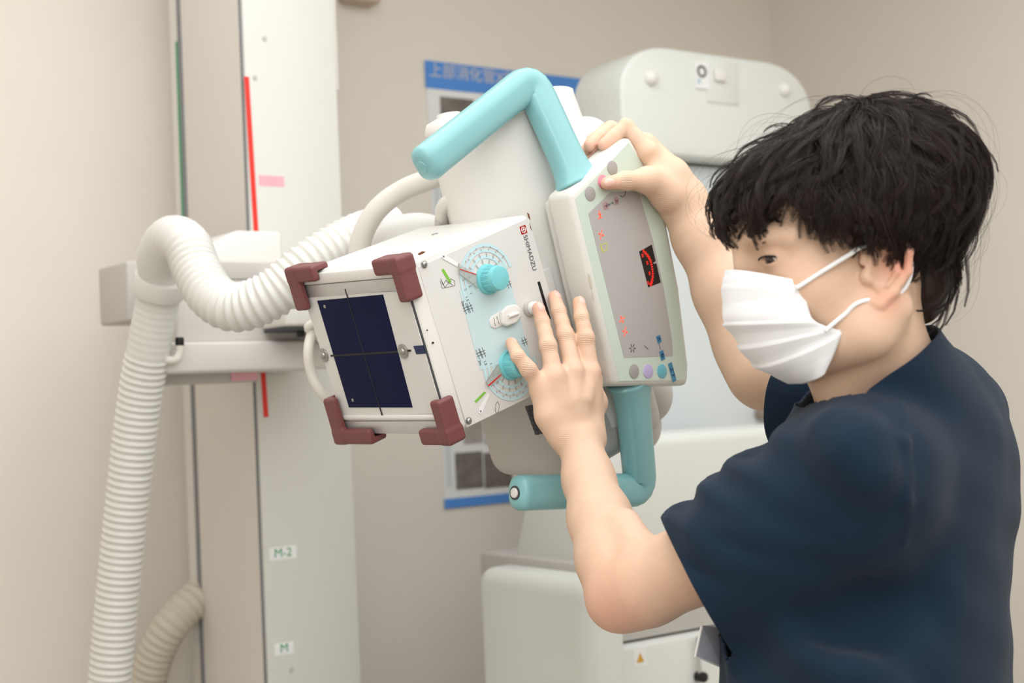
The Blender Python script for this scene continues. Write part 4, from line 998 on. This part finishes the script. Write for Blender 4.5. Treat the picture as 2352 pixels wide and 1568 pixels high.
# ---------------- scrub top
S = Field()
neckc = P(2008,835,1.43)
S.squash(ch-.010*RT,pv-np.array([0,0,.10])-.026*RT,.156,.212,FA,.76,.05)
S.chain([P(1975,1100,1.355),P(2075,1010,1.475),P(2165,985,1.60)],[.072,.078,.055],.04)
S.chain([P(2050,925,1.47),P(2110,930,1.53),P(2182,952,1.595)],[.064,.060,.050],.03)
S.chain([P(2028,965,1.455),P(1960,990,1.43)],[.052,.045],.03)
S.ell(P(2125,1100,1.53),(.088,.088,.12),None,.05); S.ell(P(2178,945,1.595),(.048,.050,.050),None,.03)
S.chain([P(2078,985,1.485),P(2045,905,1.455),P(2008,838,1.43),P(1975,775,1.41)],[.074,.066,.0625,.062],.030)
Sl = Field().chain([P(1975,1100,1.35),P(1765,1245,1.40),P(1600,1368,1.45),P(1505,1450,1.475)],[.072,.0735,.0725,.0725],.03)
hemc = P(1606,1362,1.45); ha = P(1505,1225,1.43); hb_ = P(1713,1497,1.445)
dn = P(1500,1450,1.475)-P(1745,1240,1.40); hn = dn-(hb_-ha)*(dn@(hb_-ha))/((hb_-ha)@(hb_-ha))
_fw = (hemc-CAMP)/np.linalg.norm(hemc-CAMP); hn = hn-_fw*(hn@_fw)*.85; hn /= np.linalg.norm(hn)
S_rest = Field()
S.fn(lambda X: np.maximum(Sl.ev(X), (X-hemc)@hn),.03)
SLF = S.p[-1]
S.chain([P(2165,975,1.61),P(1850,910,1.69),P(1740,890,1.72)],[.056,.064,.064],.03)
base_ev = Field(); base_ev.p = list(S.p); S_rest.p = [q for q in S.p if q is not SLF]
def fold(pts, r, lift=0.0, op='+', k=.02):
    Q = [base_ev.trace(*q, lift=lift) for q in pts]; Q = [q for q in Q if q is not None]
    if len(Q) > 1: S.chain(Q,[r*.6]+[r]*(len(Q)-2)+[r*.5],k,op)
fold([(2080,1250),(2083,1150),(2078,1020),(2070,930)],.0035,.0005,'+',.006)
fold([(1880,1500),(1960,1545),(2040,1600)],.010,.002,'+',.05); fold([(1900,1440),(2000,1415),(2120,1370)],.008,.000,'-',.05)
fold([(1905,985),(1960,1030),(1995,1090)],.010,.003,'+',.05)
S0, S1 = P(1965,1090,1.355), P(1590,1372,1.45); aL_ = np.linalg.norm(S1-S0); aA = (S1-S0)/aL_
bA = -.6*RT+.8*UPV; bA = bA-aA*(bA@aA); bA /= np.linalg.norm(bA); cA = np.cross(aA,bA); cA = cA if cA@FW < 0 else -cA
def sleeve(X):
    q = X-S0; t = q@aA/aL_; b = q@bA; c = q@cA; ph = np.arctan2(c,b); rr = np.hypot(b,c)
    w = np.clip((t+.15)/.3,0,1)*np.clip((.17-rr)/.05,0,1); o = np.zeros(len(X))
    for ti,am,sg in ((.16,.0045,.06),(.40,.0085,.055),(.59,.0085,.05),(.82,.0085,.06)):
        tc = ti-.20*np.maximum(ph,0)+.10*np.minimum(ph,0); win = np.exp(-(np.maximum(ph-.15,0)/.62)**2)*np.exp(-(np.minimum(ph+.3,0)/.5)**2)
        o += am*np.exp(-((t-tc)/sg)**2)*win
    o -= .0040*np.exp(-((t-.50+.25*(ph-1.2))/.05)**2)*np.exp(-((ph-1.25)/.35)**2)
    o -= .0050*np.exp(-((t-.72+.18*(ph-1.2))/.045)**2)*np.exp(-((ph-1.15)/.35)**2)
    o += .0040*np.exp(-((t-.88+.10*(ph-1.2))/.06)**2)*np.exp(-((ph-1.5)/.5)**2)
    o += .0030*np.exp(-((t-.30+.22*(ph-1.4))/.06)**2)*np.exp(-((ph-1.6)/.4)**2)
    return o*w
def wob(X):
    q = (X-CAMP); return .0012*np.sin(38*q[:,0]+22*q[:,2]+9*np.sin(11*q[:,1]))*np.sin(17*q[:,2]-13*q[:,0]+3)+.0008*np.sin(90*q[:,2]+60*q[:,0])
S.mod = lambda X: wob(X)-sleeve(X)
sp_ = np.array([P(1480,1450,1.48),P(2352,1700,1.5),P(2300,850,1.62),P(1750,900,1.75),P(2000,800,1.43),pv,ch+FA*.2,ch-FA*.2,Lsh,Rsh])
lo2, hi2 = sp_.min(0)-.14, sp_.max(0)+.14; lo2[2] = .84
V, Fq = S.mesh(lo2,hi2,.0042); V = taubin(V,Fq,3)
bm = bmesh.new(); vs = [bm.verts.new(v) for v in V]
for f_ in Fq:
    try: bm.faces.new([vs[i] for i in f_])
    except ValueError: pass
def cut(co, no, c, r, pred=lambda q: True):
    co = np.array(co); no = np.array(no)/np.linalg.norm(no); c = np.array(c)
    fs = [f for f in bm.faces if np.linalg.norm(np.array(f.calc_center_median())-c) < r and pred(np.array(f.calc_center_median()))]
    ge = set(fs)
    for f in fs: ge.update(f.edges); ge.update(f.verts)
    res = bmesh.ops.bisect_plane(bm, geom=list(ge), plane_co=co.tolist(), plane_no=no.tolist(), dist=1e-5)
    dead = [f for f in bm.faces if (np.array(f.calc_center_median())-co)@no > 1e-5 and np.linalg.norm(np.array(f.calc_center_median())-c) < r and pred(np.array(f.calc_center_median()))]
    bmesh.ops.delete(bm, geom=dead, context='FACES')
ax0, ax1 = P(1745,1240,1.40), P(1500,1450,1.475); axu = (ax1-ax0)/np.linalg.norm(ax1-ax0)
def in_sleeve(q): d = q-ax0; return np.linalg.norm(d-axu*(d@axu)) < .092 and -.014 < (q-hemc)@hn < .007 and S_rest.ev(q[None])[0] > .012
cut(hemc-hn*.0045,hn,hemc,.20,in_sleeve)
rdn = P(1740,885,1.72)-P(1850,905,1.69); cut(P(1826,905,1.69),rdn+.02*RT,P(1770,890,1.71),.12)
ndir = P(2000,815,1.43)-P(2050,905,1.455); ca_, cb_ = P(1893,912,1.43), P(2122,768,1.43)
nn_ = np.cross(cb_-ca_, FW); nn_ = nn_ if nn_@ndir > 0 else -nn_; nn_ = nn_/np.linalg.norm(nn_)-FW*.05
nx0 = P(2045,905,1.455); nxu = P(1975,775,1.41)-nx0; nxu /= np.linalg.norm(nxu)
cut((ca_+cb_)/2,nn_,(ca_+cb_)/2+nn_*.03,.14,lambda q: np.linalg.norm((q-nx0)-nxu*((q-nx0)@nxu)) < .088)
zc_ = .86; dead = [f for f in bm.faces if f.calc_center_median().z < zc_]; bmesh.ops.delete(bm, geom=dead, context='FACES')
bm.verts.index_update(); bmesh.ops.delete(bm, geom=[v for v in bm.verts if not v.link_faces], context='VERTS'); bm.verts.index_update()
V = [tuple(v.co) for v in bm.verts]; Fl = [[v.index for v in f.verts] for f in bm.faces]; bm.free()
navy = mat('navy_scrub_cloth', (14,36,56), .85, var=.14, scale=26, bump=.35, bscale=1500, spec=.25)
navy.node_tree.nodes['Principled BSDF'].inputs['Sheen Weight'].default_value = .06
top_ = link('scrub_top', V, Fl, navy, man, sharp=None, label='navy short-sleeved scrub top')
so = top_.modifiers.new('thick','SOLIDIFY'); so.thickness = .003; so.offset = -1
# trousers and shoes
T_ = Field(); hx = np.array([pv[0],pv[1],0])
T_.squash(hx+(0,0,.90),hx+(0,0,.84),.168,.165,FA,.72,.05)
for s in (-1,1):
    a_ = hx+SHA*np.array([1,1,0])*.095*s; T_.chain([a_+(0,0,.84),a_+(0,0,.48)+FA*.01,a_+(0,0,.07)-FA*.02],[.098,.072,.062],.03)
V,Fq = T_.mesh(hx+(-.35,-.35,.0),hx+(.35,.35,1.05),.009); keepz = V[:,2]
link('trousers', taubin(V,Fq,2), Fq, navy, man, sharp=None, label='navy scrub trousers')
for s in (-1,1):
    a_ = hx+SHA*np.array([1,1,0])*.095*s; f = Field()
    f.chain([a_-FA*.06+(0,0,.045),a_+FA*.05+(0,0,.042),a_+FA*.15+(0,0,.034)],[.040,.040,.032],.03); f.fn(lambda X: X[:,2]-.002,.004,'-')
    V,Fq = f.mesh(a_-.25,a_+np.array([.25,.25,.12]),.005); link('shoe', taubin(V,Fq,1), Fq, MT['shoe'], man, sharp=None)
# badge hanging at the chest
bd = root('name_badge', P(1620,1500,1.42), 'clear vinyl badge holder hanging at the chest of the navy scrubs below the elbow', 'badge')
pts = [P(1612,1437,1.42),P(1650,1440,1.44),P(1655,1530,1.45),P(1597,1506,1.425)]
n_ = np.cross(pts[1]-pts[0],pts[3]-pts[0]); n_ /= np.linalg.norm(n_); mb = MB()
mb.add([p+n_*e for e in (-.0008,.0008) for p in pts],[[0,1,2,3],[7,6,5,4],[0,4,5,1],[1,5,6,2],[2,6,7,3],[3,7,4,0]]); mb.link('holder', MT['badge'], bd, smooth=False)
MB().tube([pts[0],pts[3],pts[2]],.0014,8).link('rim', MT['paper'], bd)
